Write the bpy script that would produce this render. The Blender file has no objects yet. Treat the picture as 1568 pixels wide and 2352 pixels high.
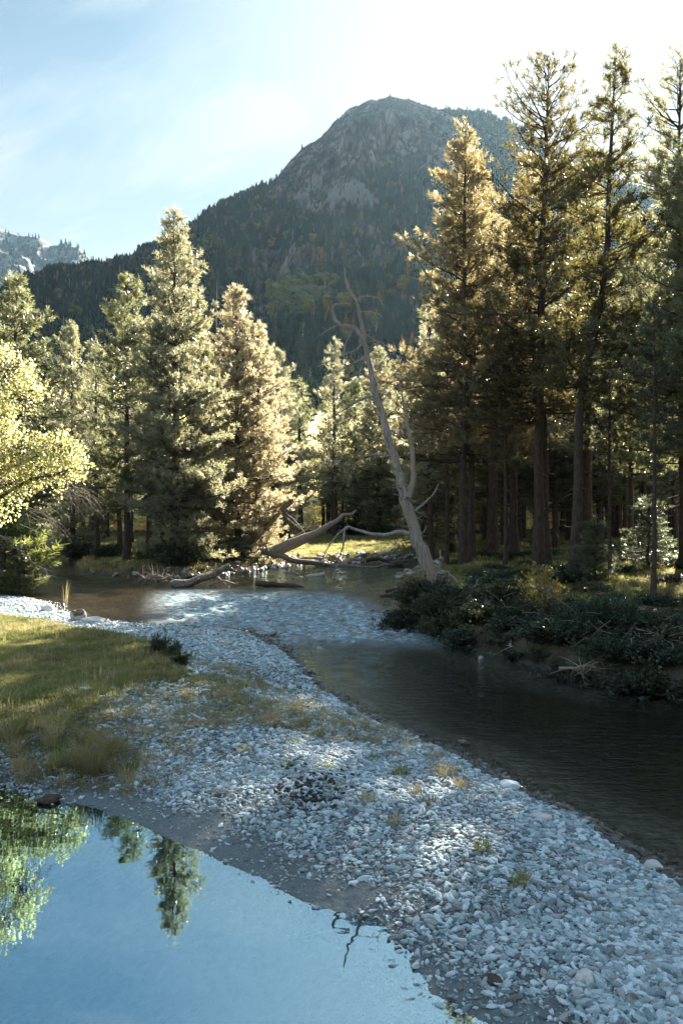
import bpy, math, random
import numpy as np
from mathutils import Vector, Matrix
R = math.radians
scene = bpy.context.scene
COL = scene.collection
rng = np.random.default_rng(7)
random.seed(7)

# ------------------------------------------------------------------ camera
CAM_H = 3.0
F = 1829.0                      # focal length in units of a 1568x2352 picture
cam_d = bpy.data.cameras.new('camera'); cam = bpy.data.objects.new('camera', cam_d); COL.objects.link(cam)
cam_d.sensor_fit = 'VERTICAL'; cam_d.sensor_height = 36; cam_d.sensor_width = 24; cam_d.lens = 28.0
cam.location = (0, 0, CAM_H); cam.rotation_euler = (R(90), 0, 0)
cam_d.clip_start = 0.1; cam_d.clip_end = 20000
scene.camera = cam

# ------------------------------------------------------------------ sun, sky, exposure
SUN_AZ, SUN_EL = R(25), R(26.5)
sd = bpy.data.lights.new('sun', 'SUN'); so = bpy.data.objects.new('sun', sd); COL.objects.link(so)
sd.energy = 5.0; sd.angle = R(0.5); sd.color = (1.0, 0.91, 0.79)
sdir = Vector((math.sin(SUN_AZ)*math.cos(SUN_EL), math.cos(SUN_AZ)*math.cos(SUN_EL), math.sin(SUN_EL)))
so.rotation_euler = sdir.to_track_quat('Z', 'Y').to_euler(); so.location = (30, 40, 60)
scene.view_settings.view_transform = 'Standard'; scene.view_settings.look = 'None'
scene.view_settings.gamma = 1; scene.view_settings.use_curve_mapping = False
scene.view_settings.exposure = 2.92
scene.cycles.max_bounces = 8; scene.cycles.diffuse_bounces = 2; scene.cycles.glossy_bounces = 3
scene.cycles.transparent_max_bounces = 12; scene.cycles.transmission_bounces = 4; scene.cycles.volume_bounces = 0
scene.cycles.caustics_reflective = False; scene.cycles.caustics_refractive = False
scene.cycles.sample_clamp_indirect = 4

def N(nt, typ, loc=(0, 0), **kw):
    n = nt.nodes.new(typ)
    for k, v in kw.items():
        if k.startswith('i_'):
            key = k[2:]
            key = int(key) if key.isdigit() else key.replace('_', ' ')
            n.inputs[key].default_value = v
        else: setattr(n, k, v)
    return n
def ramp(nt, stops, interp='LINEAR'):
    n = nt.nodes.new('ShaderNodeValToRGB'); cr = n.color_ramp; cr.interpolation = interp
    while len(cr.elements) < len(stops): cr.elements.new(0.5)
    for e, (p, c) in zip(cr.elements, stops):
        e.position = p; e.color = (c, c, c, 1) if not hasattr(c, '__len__') else (*c, 1)
    return n
def mixc(nt, fac, a, b, blend='MIX'):
    n = nt.nodes.new('ShaderNodeMix'); n.data_type = 'RGBA'; n.blend_type = blend
    for sock, v in ((n.inputs[0], fac), (n.inputs[6], a), (n.inputs[7], b)):
        if hasattr(v, 'links'): nt.links.new(v, sock)
        elif hasattr(v, '__len__'): sock.default_value = (*v, 1)
        else: sock.default_value = v
    return n.outputs[2]
def mth(nt, op, a, b=None, c=None, clamp=False):
    n = nt.nodes.new('ShaderNodeMath'); n.operation = op; n.use_clamp = clamp
    for i, v in enumerate((a, b, c)):
        if v is None: continue
        if hasattr(v, 'links'): nt.links.new(v, n.inputs[i])
        else: n.inputs[i].default_value = v
    return n.outputs[0]

world = bpy.data.worlds.new('World'); scene.world = world; world.use_nodes = True
nt = world.node_tree; nt.nodes.clear()
sky = N(nt, 'ShaderNodeTexSky', sky_type='NISHITA', sun_disc=False, sun_elevation=SUN_EL, sun_rotation=SUN_AZ,
        altitude=1500, air_density=1.0, dust_density=1.2, ozone_density=1.5)
tc = N(nt, 'ShaderNodeTexCoord')
nrm = N(nt, 'ShaderNodeVectorMath', operation='NORMALIZE'); nt.links.new(tc.outputs['Generated'], nrm.inputs[0])
sep = N(nt, 'ShaderNodeSeparateXYZ'); nt.links.new(nrm.outputs[0], sep.inputs[0])
zc = mth(nt, 'MAXIMUM', sep.outputs[2], 0.04)
zc = mth(nt, 'ADD', zc, 0.12)
cx = mth(nt, 'DIVIDE', sep.outputs[0], zc); cy = mth(nt, 'DIVIDE', sep.outputs[1], zc)   # a flat cloud layer seen in perspective
cmb = N(nt, 'ShaderNodeCombineXYZ'); nt.links.new(cx, cmb.inputs[0]); nt.links.new(cy, cmb.inputs[1])
mp0 = N(nt, 'ShaderNodeMapping'); nt.links.new(cmb.outputs[0], mp0.inputs[0]); mp0.inputs['Rotation'].default_value = (0, 0, R(38))
mp = N(nt, 'ShaderNodeMapping'); nt.links.new(mp0.outputs[0], mp.inputs[0])
mp.inputs['Scale'].default_value = (0.30, 1.35, 1)
nz = N(nt, 'ShaderNodeTexNoise', i_Scale=2.0, i_Detail=9.0, i_Roughness=0.58, i_Distortion=0.9); nt.links.new(mp.outputs[0], nz.inputs[0])
nz2 = N(nt, 'ShaderNodeTexNoise', i_Scale=1.1, i_Detail=3.0); nt.links.new(cmb.outputs[0], nz2.inputs[0])
cl = ramp(nt, [(0.36, 0.0), (0.62, 1.0)]); nt.links.new(nz.outputs[0], cl.inputs[0])
cl2 = ramp(nt, [(0.30, 0.35), (0.58, 1.0)]); nt.links.new(nz2.outputs[0], cl2.inputs[0])
cf = mth(nt, 'MULTIPLY', cl.outputs[0], cl2.outputs[0])
hz = ramp(nt, [(0.0, 0.8), (0.22, 0.55), (0.38, 0.30), (0.52, 0.04), (0.8, 0.0)]); nt.links.new(sep.outputs[2], hz.inputs[0])
sv = N(nt, 'ShaderNodeVectorMath', operation='DOT_PRODUCT'); sv.inputs[1].default_value = sdir; nt.links.new(nrm.outputs[0], sv.inputs[0])
sg = ramp(nt, [(0.80, 0.0), (0.94, 0.85), (1.0, 1.0)]); nt.links.new(sv.outputs['Value'], sg.inputs[0])
fac = mth(nt, 'MAXIMUM', mth(nt, 'MAXIMUM', mth(nt, 'MULTIPLY', cf, 0.85), hz.outputs[0]), sg.outputs[0])
CLOUD = (2.82, 2.98, 3.05)
ev = ramp(nt, [(0.10, (0.48, 0.51, 0.45)), (0.56, (0.55, 0.59, 0.48)), (0.72, (0.64, 1.15, 1.20)), (0.88, (0.85, 1.65, 1.80))]); nt.links.new(sep.outputs[2], ev.inputs[0])
tint = mixc(nt, 1.0, sky.outputs[0], ev.outputs[0], 'MULTIPLY')
colr = mixc(nt, fac, tint, CLOUD)
bg = N(nt, 'ShaderNodeBackground', i_Strength=0.0415); nt.links.new(colr, bg.inputs[0])
wo = N(nt, 'ShaderNodeOutputWorld'); nt.links.new(bg.outputs[0], wo.inputs[0])

# ------------------------------------------------------------------ helpers
def W(u, v):                       # point of the water plane seen at (u, v)
    D = CAM_H*F/(v-1176.0); return ((u-784)/F*D, D)
def X(u, D): return (u-784)/F*D
def Z(v, D): return CAM_H+(1176-v)/F*D
def hashn(ix, iy, iz, seed):
    h = (ix.astype(np.int64)*374761393 + iy.astype(np.int64)*668265263 + iz.astype(np.int64)*2147483647 + seed*974711) & 0xffffffff
    h = ((h ^ (h >> 13))*1274126177) & 0xffffffff
    h = ((h ^ (h >> 15))*2246822519) & 0xffffffff
    return ((h ^ (h >> 16)) & 0xffffff)/float(0xffffff)
def vnoise(x, y, z=None, seed=0):
    if z is None: z = np.zeros_like(x)
    ix, iy, iz = np.floor(x), np.floor(y), np.floor(z); fx, fy, fz = x-ix, y-iy, z-iz
    fx = fx*fx*(3-2*fx); fy = fy*fy*(3-2*fy); fz = fz*fz*(3-2*fz)
    r = 0
    for a in (0, 1):
        for b in (0, 1):
            for c in (0, 1):
                w = (fx if a else 1-fx)*(fy if b else 1-fy)*(fz if c else 1-fz)
                r = r + w*hashn(ix+a, iy+b, iz+c, seed)
    return r*2-1
def fbm(x, y, z=None, o=4, seed=0, gain=0.5):
    r = 0; a = 1; f = 1
    for i in range(o):
        r = r + a*vnoise(x*f, y*f, None if z is None else z*f, seed+i*17); a *= gain; f *= 2.03
    return r
def sdist(px, py, poly):           # signed distance, negative inside
    poly = np.array(poly, float); d = np.full(px.shape, 1e18); ins = np.zeros(px.shape, bool)
    for i in range(len(poly)):
        ax, ay = poly[i]; bx, by = poly[(i+1) % len(poly)]
        ex, ey = bx-ax, by-ay; wx, wy = px-ax, py-ay
        t = np.clip((wx*ex+wy*ey)/(ex*ex+ey*ey+1e-12), 0, 1)
        d = np.minimum(d, (wx-ex*t)**2+(wy-ey*t)**2)
        c = (ay > py) != (by > py)
        with np.errstate(divide='ignore', invalid='ignore'):
            ins ^= c & (px < (bx-ax)*(py-ay)/(by-ay+1e-30)+ax)
    d = np.sqrt(d); return np.where(ins, -d, d)
def sm(a, b, x):
    t = np.clip((x-a)/(b-a), 0, 1); return t*t*(3-2*t)

class MB:                          # collects geometry for ONE mesh object
    def __init__(s): s.v = []; s.f3 = []; s.f4 = []; s.n = 0
    def add(s, v, f3=None, f4=None):
        v = np.asarray(v, float).reshape(-1, 3)
        if f3 is not None and len(f3): s.f3.append(np.asarray(f3)+s.n)
        if f4 is not None and len(f4): s.f4.append(np.asarray(f4)+s.n)
        s.v.append(v); s.n += len(v)
    def tube(s, pts, rad, k=6, cap=True, rough=0.0, seed=0):
        pts = np.asarray(pts, float); n = len(pts); rad = np.broadcast_to(np.asarray(rad, float), (n,))
        t = np.gradient(pts, axis=0); t /= np.linalg.norm(t, axis=1)[:, None]+1e-9
        ref = np.array([0.0, 0, 1]) if abs(t[0][2]) < 0.9 else np.array([1.0, 0, 0])
        a = np.cross(t, ref); a /= np.linalg.norm(a, axis=1)[:, None]+1e-9; b = np.cross(t, a)
        th = np.linspace(0, 2*math.pi, k, endpoint=False)
        rr = rad[:, None]*np.ones((1, k))
        if rough:
            g = np.random.default_rng(seed)
            lob = g.normal(0, 1, k); rr = rr*(1+rough*(0.6*lob[None, :]+0.6*g.normal(0, 1, (n, k))))
        v = pts[:, None]+rr[..., None]*(np.cos(th)[None, :, None]*a[:, None]+np.sin(th)[None, :, None]*b[:, None])
        i = np.arange(n-1)[:, None]*k; j = np.arange(k)[None]; j2 = (j+1) % k
        f = np.stack([i+j, i+j2, i+k+j2, i+k+j], -1).reshape(-1, 4)
        s.add(v.reshape(-1, 3), f4=f)
        if cap:
            s.add(np.vstack([v[-1], pts[-1]+t[-1]*rad[-1]*0.4]), f3=[(q, (q+1) % k, k) for q in range(k)])
            s.add(np.vstack([v[0], pts[0]-t[0]*rad[0]*0.3]), f3=[((q+1) % k, q, k) for q in range(k)])
    def build(s, name, mat, parent=None, smooth=True):
        me = bpy.data.meshes.new(name); v = np.vstack(s.v)
        f3 = np.vstack(s.f3) if s.f3 else np.zeros((0, 3), int); f4 = np.vstack(s.f4) if s.f4 else np.zeros((0, 4), int)
        me.vertices.add(len(v)); me.vertices.foreach_set('co', v.astype(np.float32).ravel())
        me.loops.add(f3.size+f4.size); me.loops.foreach_set('vertex_index', np.concatenate([f3.ravel(), f4.ravel()]).astype(np.int32))
        me.polygons.add(len(f3)+len(f4))
        st = np.concatenate([np.arange(len(f3))*3, len(f3)*3+np.arange(len(f4))*4]).astype(np.int32)
        me.polygons.foreach_set('loop_start', st)
        me.polygons.foreach_set('use_smooth', np.full(len(st), smooth))
        me.update(calc_edges=True); me.validate()
        if mat: me.materials.append(mat)
        o = bpy.data.objects.new(name, me)
        COL.objects.link(o)
        if parent: o.parent = parent
        return o
def tag(o, label=None, cat=None, group=None, kind=None):
    if label: o['label'] = label
    if cat: o['category'] = cat
    if group: o['group'] = group
    if kind: o['kind'] = kind
    return o
def empty(name, loc, rz=0, sc=1):
    o = bpy.data.objects.new(name, None); COL.objects.link(o); o.location = loc; o.rotation_euler = (0, 0, rz)
    o.scale = (sc, sc, sc) if not hasattr(sc, '__len__') else sc; o.empty_display_size = 0.2
    return o
def grid_obj(name, Xg, Yg, Zg, mat, attrs=None, smooth=True):
    ny, nx = Xg.shape; m = MB()
    i = np.arange(ny-1)[:, None]*nx; j = np.arange(nx-1)[None]
    f = np.stack([i+j, i+j+1, i+j+1+nx, i+j+nx], -1).reshape(-1, 4)
    m.add(np.stack([Xg, Yg, Zg], -1).reshape(-1, 3), f4=f)
    o = m.build(name, mat, smooth=smooth)
    for k, a in (attrs or {}).items():
        at = o.data.attributes.new(k, 'FLOAT', 'POINT'); at.data.foreach_set('value', a.astype(np.float32).ravel())
    return o

# ------------------------------------------------------------------ materials
def new_mat(name):
    m = bpy.data.materials.new(name); m.use_nodes = True; t = m.node_tree
    b = t.nodes['Principled BSDF']; return m, t, b, t.nodes['Material Output']
def attr(t, name, kind='GEOMETRY'):
    n = t.nodes.new('ShaderNodeAttribute'); n.attribute_name = name; n.attribute_type = kind; return n
def tnoise(t, scale, detail=4, rough=0.55, coord='Object', mapscale=None, dist=0.0, rot=None):
    tc = t.nodes.new('ShaderNodeTexCoord'); n = t.nodes.new('ShaderNodeTexNoise')
    n.inputs['Scale'].default_value = scale; n.inputs['Detail'].default_value = detail; n.inputs['Roughness'].default_value = rough
    n.inputs['Distortion'].default_value = dist
    if mapscale or rot:
        mp = t.nodes.new('ShaderNodeMapping')
        if mapscale: mp.inputs['Scale'].default_value = mapscale
        if rot: mp.inputs['Rotation'].default_value = rot
        t.links.new(tc.outputs[coord], mp.inputs[0]); t.links.new(mp.outputs[0], n.inputs[0])
    else: t.links.new(tc.outputs[coord], n.inputs[0])
    return n.outputs[0]
def bump(t, b, h, strength, dist=0.02):
    n = t.nodes.new('ShaderNodeBump'); n.inputs['Strength'].default_value = strength; n.inputs['Distance'].default_value = dist
    t.links.new(h, n.inputs['Height']); t.links.new(n.outputs[0], b.inputs['Normal']); return n

def leaf_mat(name, transl=0.4, rough=0.5, spec=0.4, tr_gain=(2.6, 2.4, 1.5), vary=0.35):
    m, t, b, out = new_mat(name)
    oi = t.nodes.new('ShaderNodeObjectInfo')
    geo = t.nodes.new('ShaderNodeNewGeometry')
    nz = tnoise(t, 1.1, 3, coord='Object')
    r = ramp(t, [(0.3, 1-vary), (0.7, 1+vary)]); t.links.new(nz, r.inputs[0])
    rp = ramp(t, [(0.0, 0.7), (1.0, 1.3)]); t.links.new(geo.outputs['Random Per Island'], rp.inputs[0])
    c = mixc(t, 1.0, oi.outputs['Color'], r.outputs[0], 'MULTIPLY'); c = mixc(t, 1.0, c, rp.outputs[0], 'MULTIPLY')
    t.links.new(c, b.inputs['Base Color']); b.inputs['Roughness'].default_value = rough
    b.inputs['Specular IOR Level'].default_value = spec
    tr = t.nodes.new('ShaderNodeBsdfTranslucent'); c2 = mixc(t, 1.0, c, tr_gain, 'MULTIPLY'); t.links.new(c2, tr.inputs[0])
    mx = t.nodes.new('ShaderNodeMixShader'); mx.inputs[0].default_value = transl
    t.links.new(b.outputs[0], mx.inputs[1]); t.links.new(tr.outputs[0], mx.inputs[2]); t.links.new(mx.outputs[0], out.inputs[0])
    return m
M_NEEDLE = leaf_mat('pine_needles', 0.45, 0.33, 0.9, (2.6, 2.4, 1.8))
M_LEAF = leaf_mat('broad_leaves', 0.5, 0.4, 0.5, (2.1, 2.05, 1.5))
M_SHRUB = leaf_mat('shrub_leaves', 0.25, 0.4, 0.5, (1.8, 1.8, 1.2))
def bark_mat(name, c1, c2, sc=(6, 6, 1.2), st=0.6, extra=None):
    m, t, b, out = new_mat(name)
    n = tnoise(t, 3.0, 6, 0.65, mapscale=sc); r = ramp(t, [(0.3, c1), (0.7, c2)]); t.links.new(n, r.inputs[0])
    c = r.outputs[0]
    if extra:
        n2 = tnoise(t, 1.3, 4, 0.6, mapscale=(1, 1, 0.5)); r2 = ramp(t, [(0.48, 0.0), (0.6, 1.0)]); t.links.new(n2, r2.inputs[0])
        c = mixc(t, r2.outputs[0], c, extra)
    t.links.new(c, b.inputs['Base Color']); b.inputs['Roughness'].default_value = 0.85; b.inputs['Specular IOR Level'].default_value = 0.25
    bump(t, b, n, st, 0.04); return m
M_BARK = bark_mat('pine_bark', (0.028, 0.022, 0.018), (0.115, 0.085, 0.066))
M_DEAD = bark_mat('weathered_dead_wood', (0.09, 0.078, 0.066), (0.46, 0.41, 0.36), (7, 7, 0.5), 0.9, extra=(0.30, 0.24, 0.18))
M_LOG = bark_mat('fallen_log_wood', (0.075, 0.062, 0.05), (0.26, 0.225, 0.185), (2.5, 2.5, 2.5), 0.5)
M_WHITEWOOD = bark_mat('bleached_driftwood', (0.30, 0.27, 0.24), (0.60, 0.56, 0.50), (5, 5, 5), 0.3)
M_DARKWOOD = bark_mat('dark_wet_wood', (0.03, 0.024, 0.02), (0.11, 0.085, 0.065), (4, 4, 4), 0.5)
M_TWIG = bark_mat('grey_twigs', (0.10, 0.085, 0.07), (0.30, 0.26, 0.22), (4, 4, 4), 0.2)

def rock_mat(name, stops, sc=2.0, rough=0.75, rnd=True, moss=None):
    m, t, b, out = new_mat(name)
    n = tnoise(t, sc, 5, 0.6)
    if rnd:
        oi = t.nodes.new('ShaderNodeObjectInfo'); r = ramp(t, stops); t.links.new(oi.outputs['Random'], r.inputs[0])
        r2 = ramp(t, [(0.3, 0.72), (0.7, 1.2)]); t.links.new(n, r2.inputs[0]); c = mixc(t, 1.0, r.outputs[0], r2.outputs[0], 'MULTIPLY')
    else:
        r = ramp(t, stops); t.links.new(n, r.inputs[0]); c = r.outputs[0]
    if moss:
        g = t.nodes.new('ShaderNodeNewGeometry'); s = t.nodes.new('ShaderNodeSeparateXYZ'); t.links.new(g.outputs['Normal'], s.inputs[0])
        rm = ramp(t, [(0.35, 0.0), (0.6, 1.0)]); t.links.new(mth(t, 'MULTIPLY', s.outputs[2], mth(t, 'ADD', n, 0.45)), rm.inputs[0])
        c = mixc(t, rm.outputs[0], c, moss)
    t.links.new(c, b.inputs['Base Color']); b.inputs['Roughness'].default_value = rough
    bump(t, b, n, 0.3, 0.02); return m
M_PEB = rock_mat('river_pebbles', [(0.0, (0.09, 0.13, 0.14)), (0.25, (0.32, 0.41, 0.43)), (0.50, (0.60, 0.68, 0.69)), (0.75, (0.24, 0.32, 0.335)), (0.92, (0.34, 0.33, 0.31)), (0.97, (0.10, 0.08, 0.07)), (1.0, (0.60, 0.63, 0.64))], 9.0, 0.7)  # blue tint of the skylit shade is mixed into these stone colours
M_WETPEB = rock_mat('wet_pebbles', [(0.0, (0.035, 0.038, 0.036)), (0.5, (0.08, 0.078, 0.068)), (0.8, (0.12, 0.095, 0.07)), (1.0, (0.24, 0.26, 0.26))], 9.0, 0.25)
M_BOULDER = rock_mat('pale_granite', [(0.3, (0.36, 0.34, 0.32)), (0.7, (0.62, 0.60, 0.57))], 3.0, 0.8, rnd=False)
M_MOSSROCK = rock_mat('mossy_granite', [(0.3, (0.16, 0.15, 0.14)), (0.7, (0.40, 0.38, 0.35))], 4.0, 0.8, rnd=False, moss=(0.07, 0.06, 0.025))
M_CHAR = rock_mat('charred_remains', [(0.0, (0.010, 0.010, 0.010)), (1.0, (0.04, 0.038, 0.036))], 9.0, 0.8)

# ------------------------------------------------------------------ river, pool and banks (plan view)
POOL = [W(*p) for p in [(-900, 1765), (-400, 1778), (0, 1797), (60, 1812), (120, 1835), (170, 1846), (205, 1852), (235, 1862), (280, 1880), (330, 1902), (400, 1932), (480, 1962), (550, 1996), (620, 2028), (680, 2062), (740, 2088),
        (800, 2100), (860, 2110), (885, 2120), (900, 2140), (892, 2160), (915, 2170), (950, 2188), (935, 2215), (965, 2232), (990, 2250), (985, 2275), (1050, 2300), (1080, 2330), (1130, 2352), (1190, 2420), (1300, 2600)]] + [(1.6, 2.5), (2.0, -2), (2.0, -12), (-16, -12), (-22, 4)]
RIVER = [W(*p) for p in [(45, 1345), (70, 1372), (120, 1396), (150, 1408), (185, 1420), (230, 1428), (300, 1436), (380, 1441), (460, 1444), (540, 1450), (600, 1464), (640, 1486), (680, 1528), (712, 1556), (740, 1583), (770, 1600), (800, 1622), (830, 1648), (870, 1668), (905, 1676),
        (950, 1693), (1010, 1715), (1050, 1742), (1080, 1760), (1140, 1788), (1180, 1812), (1230, 1840), (1290, 1862), (1340, 1886), (1400, 1932), (1440, 1955), (1480, 1985), (1568, 2045), (1720, 2150), (2100, 2420)]] + [(9.5, 2.0), (22, -14), (34, -14), (26, 6)] + [W(*p) for p in [
        (2200, 1610), (1800, 1606), (1568, 1596), (1480, 1583), (1400, 1576), (1340, 1566), (1300, 1556), (1240, 1535), (1190, 1520), (1140, 1505), (1080, 1490), (1040, 1474), (1000, 1462), (940, 1445), (925, 1418), (915, 1392), (905, 1368), (925, 1345), (950, 1322), (985, 1300), (1010, 1290), (975, 1283), (940, 1280), (900, 1284), (850, 1288),
        (800, 1292), (750, 1293), (690, 1292), (640, 1297), (600, 1306), (560, 1310), (500, 1318), (430, 1324), (370, 1328), (310, 1324), (260, 1322), (215, 1317), (190, 1309), (175, 1296), (172, 1282), (168, 1268)]] + [W(140, 1258), W(60, 1262), W(38, 1300)]
GRASS = [W(*p) for p in [(-900, 1425), (-300, 1425), (0, 1432), (60, 1440), (120, 1450), (170, 1462), (240, 1482), (330, 1495), (400, 1520), (460, 1548), (520, 1580), (580, 1612), (600, 1640), (560, 1672), (500, 1660), (440, 1642), (385, 1645), (340, 1662), (315, 1700), (312, 1745), (280, 1790), (220, 1825), (130, 1810), (0, 1775), (-400, 1756), (-1000, 1745)]]
MUD = [W(*p) for p in [(120, 1815), (230, 1815), (330, 1835), (430, 1880), (530, 1930), (640, 1975), (740, 2020), (850, 2065), (960, 2130), (1010, 2200), (1120, 2290), (1250, 2380), (1100, 2400), (900, 2250), (700, 2120), (500, 2020), (200, 1900)]]
CHARP = W(715, 1850)
def fields(x, y):
    wob = 0.10*fbm(x*1.1, y*1.1, o=3, seed=3)*np.clip(np.hypot(x, y)/12, 0.35, 2.0)
    dp = sdist(x, y, POOL)+wob*0.5; dr = sdist(x, y, RIVER)+wob
    return dp, dr
RB = [(W(*p)) for p in [(905, 1368), (925, 1418), (940, 1445), (1080, 1490), (1300, 1556), (1568, 1596), (2200, 1610)]]
def region(x, y):
    """0..1 membership: right bank, far bank, left grass"""
    xr = np.interp(y, [0, 12.5, 13.2, 15, 17, 20, 22.5, 26, 29, 34, 200], [40, 9, 5.5, 3.6, 2.4, 1.6, 1.5, 1.5, 2.2, 5, 40])
    right = sm(-0.4, 0.8, x-xr)*(y > 9)
    far = sm(28, 33, y)*(1-right)
    return right, far
def height(x, y):
    dp, dr = fields(x, y); d = np.minimum(dp, dr)
    right, far = region(x, y)
    g = sm(0.3, -0.9, sdist(x, y, GRASS))
    bar = 0.10*(1-np.exp(-np.maximum(d, 0)/0.35)) + 0.16*sm(0.3, 3.5, d) + 0.012*fbm(x*3, y*3, o=3, seed=5)
    grass = 0.30*sm(0.0, 1.1, d)+0.13*sm(0.5, 4, d)+0.03*fbm(x*0.7, y*0.7, o=3, seed=8)
    cut = 0.42*sm(0.0, 0.35, d)+0.25*sm(0.2, 2.2, d)+0.25*sm(2, 14, d)+0.10*fbm(x*0.5, y*0.5, o=4, seed=9)*sm(0.2, 3, d)
    farb = 0.28*sm(0.0, 0.8, d)+0.25*sm(0.5, 4.0, d)+0.25*sm(4, 16, d)+0.07*fbm(x*0.35, y*0.35, o=4, seed=11)*sm(0.2, 3, d)
    land = bar*(1-g)+grass*g
    land = land*(1-far)+farb*far; land = land*(1-right)+cut*right
    # valley floor rolls up gently under the forest
    land = land+sm(70, 260, y)*(0.03*(y-70))*0.6+0.8*sm(30, 120, np.abs(x))*(0.5+0.5*fbm(x*0.02, y*0.02, o=2, seed=2))
    depth_r = 0.50*sm(0, 3.2, -dr)+0.06
    riff = sm(38, 33, y)*sm(16.5, 19.5, y)
    depth_r = depth_r*(1-0.78*riff)
    depth_p = 0.55*sm(0, 2.2, -dp)+0.03
    w = np.where(dr < dp, -depth_r, -depth_p)
    w = w*sm(0.0, 0.35, -d)
    return np.where(d > 0, np.maximum(land, 0.0)*sm(-0.02, 0.12, d)+0.004, w), d, dp, dr, g, right, far
def hz1(x, y):
    return float(height(np.array([float(x)]), np.array([float(y)]))[0][0])

# ------------------------------------------------------------------ ground sheet
s = np.arange(-6.75, 6.7501, 0.0115); gx = 4.2*np.sinh(s)/1.0
t_ = np.arange(-3.6, 6.9, 0.0115); gy = 6.0+4.2*np.sinh(t_)
Xg, Yg = np.meshgrid(gx, gy)
Hh, d_, dp_, dr_, g_, right_, far_ = height(Xg, Yg)
mud_ = sm(0.25, -0.25, sdist(Xg, Yg, MUD)+0.15*fbm(Xg*2, Yg*2, o=3, seed=21))
patch = fbm(Xg*0.55+3, Yg*0.55, o=4, seed=31)
band = sm(1.6, 0.2, sdist(Xg, Yg, [W(*p) for p in [(470, 1570), (620, 1640), (760, 1700), (860, 1720), (1050, 1800), (1000, 1850), (820, 1830), (700, 1790), (560, 1740), (470, 1680)]]))
tuftz = sm(0.05, 0.45, patch)*band
grassz = np.clip(g_+far_*sm(0.25, 0.9, d_)+right_*sm(0.1, 0.6, d_)+0.35*tuftz, 0, 1)*(d_ > 0)
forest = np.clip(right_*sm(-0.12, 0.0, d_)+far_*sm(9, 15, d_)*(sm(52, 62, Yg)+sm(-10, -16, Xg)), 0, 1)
charz = sm(0.6, 0.0, np.hypot(Xg-CHARP[0], (Yg-CHARP[1])*0.9)+0.4*fbm(Xg*2.2, Yg*2.2, o=3, seed=41))

m, t, b, out = new_mat('valley_ground')
tcg = t.nodes.new('ShaderNodeTexCoord')
vor = t.nodes.new('ShaderNodeTexVoronoi'); vor.inputs['Scale'].default_value = 14.0; t.links.new(tcg.outputs['Object'], vor.inputs[0])
vr = ramp(t, [(0.0, (0.05, 0.055, 0.055)), (0.4, (0.11, 0.12, 0.12)), (0.75, (0.20, 0.215, 0.215)), (1.0, (0.32, 0.34, 0.34))]); t.links.new(vor.outputs['Color'], vr.inputs[0])
edge = ramp(t, [(0.0, 1.0), (0.6, 0.35)]); t.links.new(vor.outputs['Distance'], edge.inputs[0])
gravel = mixc(t, 0.5, vr.outputs[0], (0.13, 0.14, 0.138))
nf = tnoise(t, 55.0, 3); nfr = ramp(t, [(0.3, 0.6), (0.7, 1.25)]); t.links.new(nf, nfr.inputs[0])
gravel = mixc(t, 1.0, gravel, nfr.outputs[0], 'MULTIPLY')
bedn = tnoise(t, 0.8, 4); br = ramp(t, [(0.35, (1.7, 1.0, 0.50)), (0.65, (2.8, 1.8, 1.0))]); t.links.new(bedn, br.inputs[0])
bed = mixc(t, 1.0, mixc(t, 0.65, vr.outputs[0], edge.outputs[0], 'MULTIPLY'), br.outputs[0], 'MULTIPLY')
mud = mixc(t, nf, (0.07, 0.085, 0.086), (0.19, 0.215, 0.215))
ng = tnoise(t, 1.3, 6, 0.6); gr = ramp(t, [(0.3, (0.055, 0.062, 0.018)), (0.5, (0.11, 0.11, 0.032)), (0.72, (0.20, 0.165, 0.065))]); t.links.new(ng, gr.inputs[0])
ngf = tnoise(t, 30, 4); ngr = ramp(t, [(0.3, 0.6), (0.7, 1.3)]); t.links.new(ngf, ngr.inputs[0]); grass = mixc(t, 1.0, gr.outputs[0], ngr.outputs[0], 'MULTIPLY')
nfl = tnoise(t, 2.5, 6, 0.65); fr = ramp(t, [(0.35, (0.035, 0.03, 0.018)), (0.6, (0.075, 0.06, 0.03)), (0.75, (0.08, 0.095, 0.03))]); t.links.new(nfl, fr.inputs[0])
c = mixc(t, attr(t, 'mud').outputs['Fac'], gravel, mud)
c = mixc(t, attr(t, 'grass').outputs['Fac'], c, grass)
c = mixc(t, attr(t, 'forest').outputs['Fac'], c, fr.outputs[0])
c = mixc(t, attr(t, 'char').outputs['Fac'], c, (0.03, 0.027, 0.024))
bed = mixc(t, attr(t, 'amber').outputs['Fac'], mixc(t, 1.0, vr.outputs[0], (0.55, 0.50, 0.42), 'MULTIPLY'), bed)
c = mixc(t, attr(t, 'bed').outputs['Fac'], c, bed)
t.links.new(c, b.inputs['Base Color']); b.inputs['Roughness'].default_value = 0.85; b.inputs['Specular IOR Level'].default_value = 0.2
hsum = mth(t, 'ADD', mth(t, 'MULTIPLY', nf, 0.5), mth(t, 'MULTIPLY', edge.outputs[0], -0.6))
bump(t, b, hsum, 0.7, 0.03)
M_GROUND = m
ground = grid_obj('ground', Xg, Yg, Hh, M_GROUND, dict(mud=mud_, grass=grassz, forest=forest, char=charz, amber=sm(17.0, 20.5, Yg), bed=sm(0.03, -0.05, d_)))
tag(ground, 'valley floor of gravel bar, grassy banks and stony river bed', kind='structure')

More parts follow.
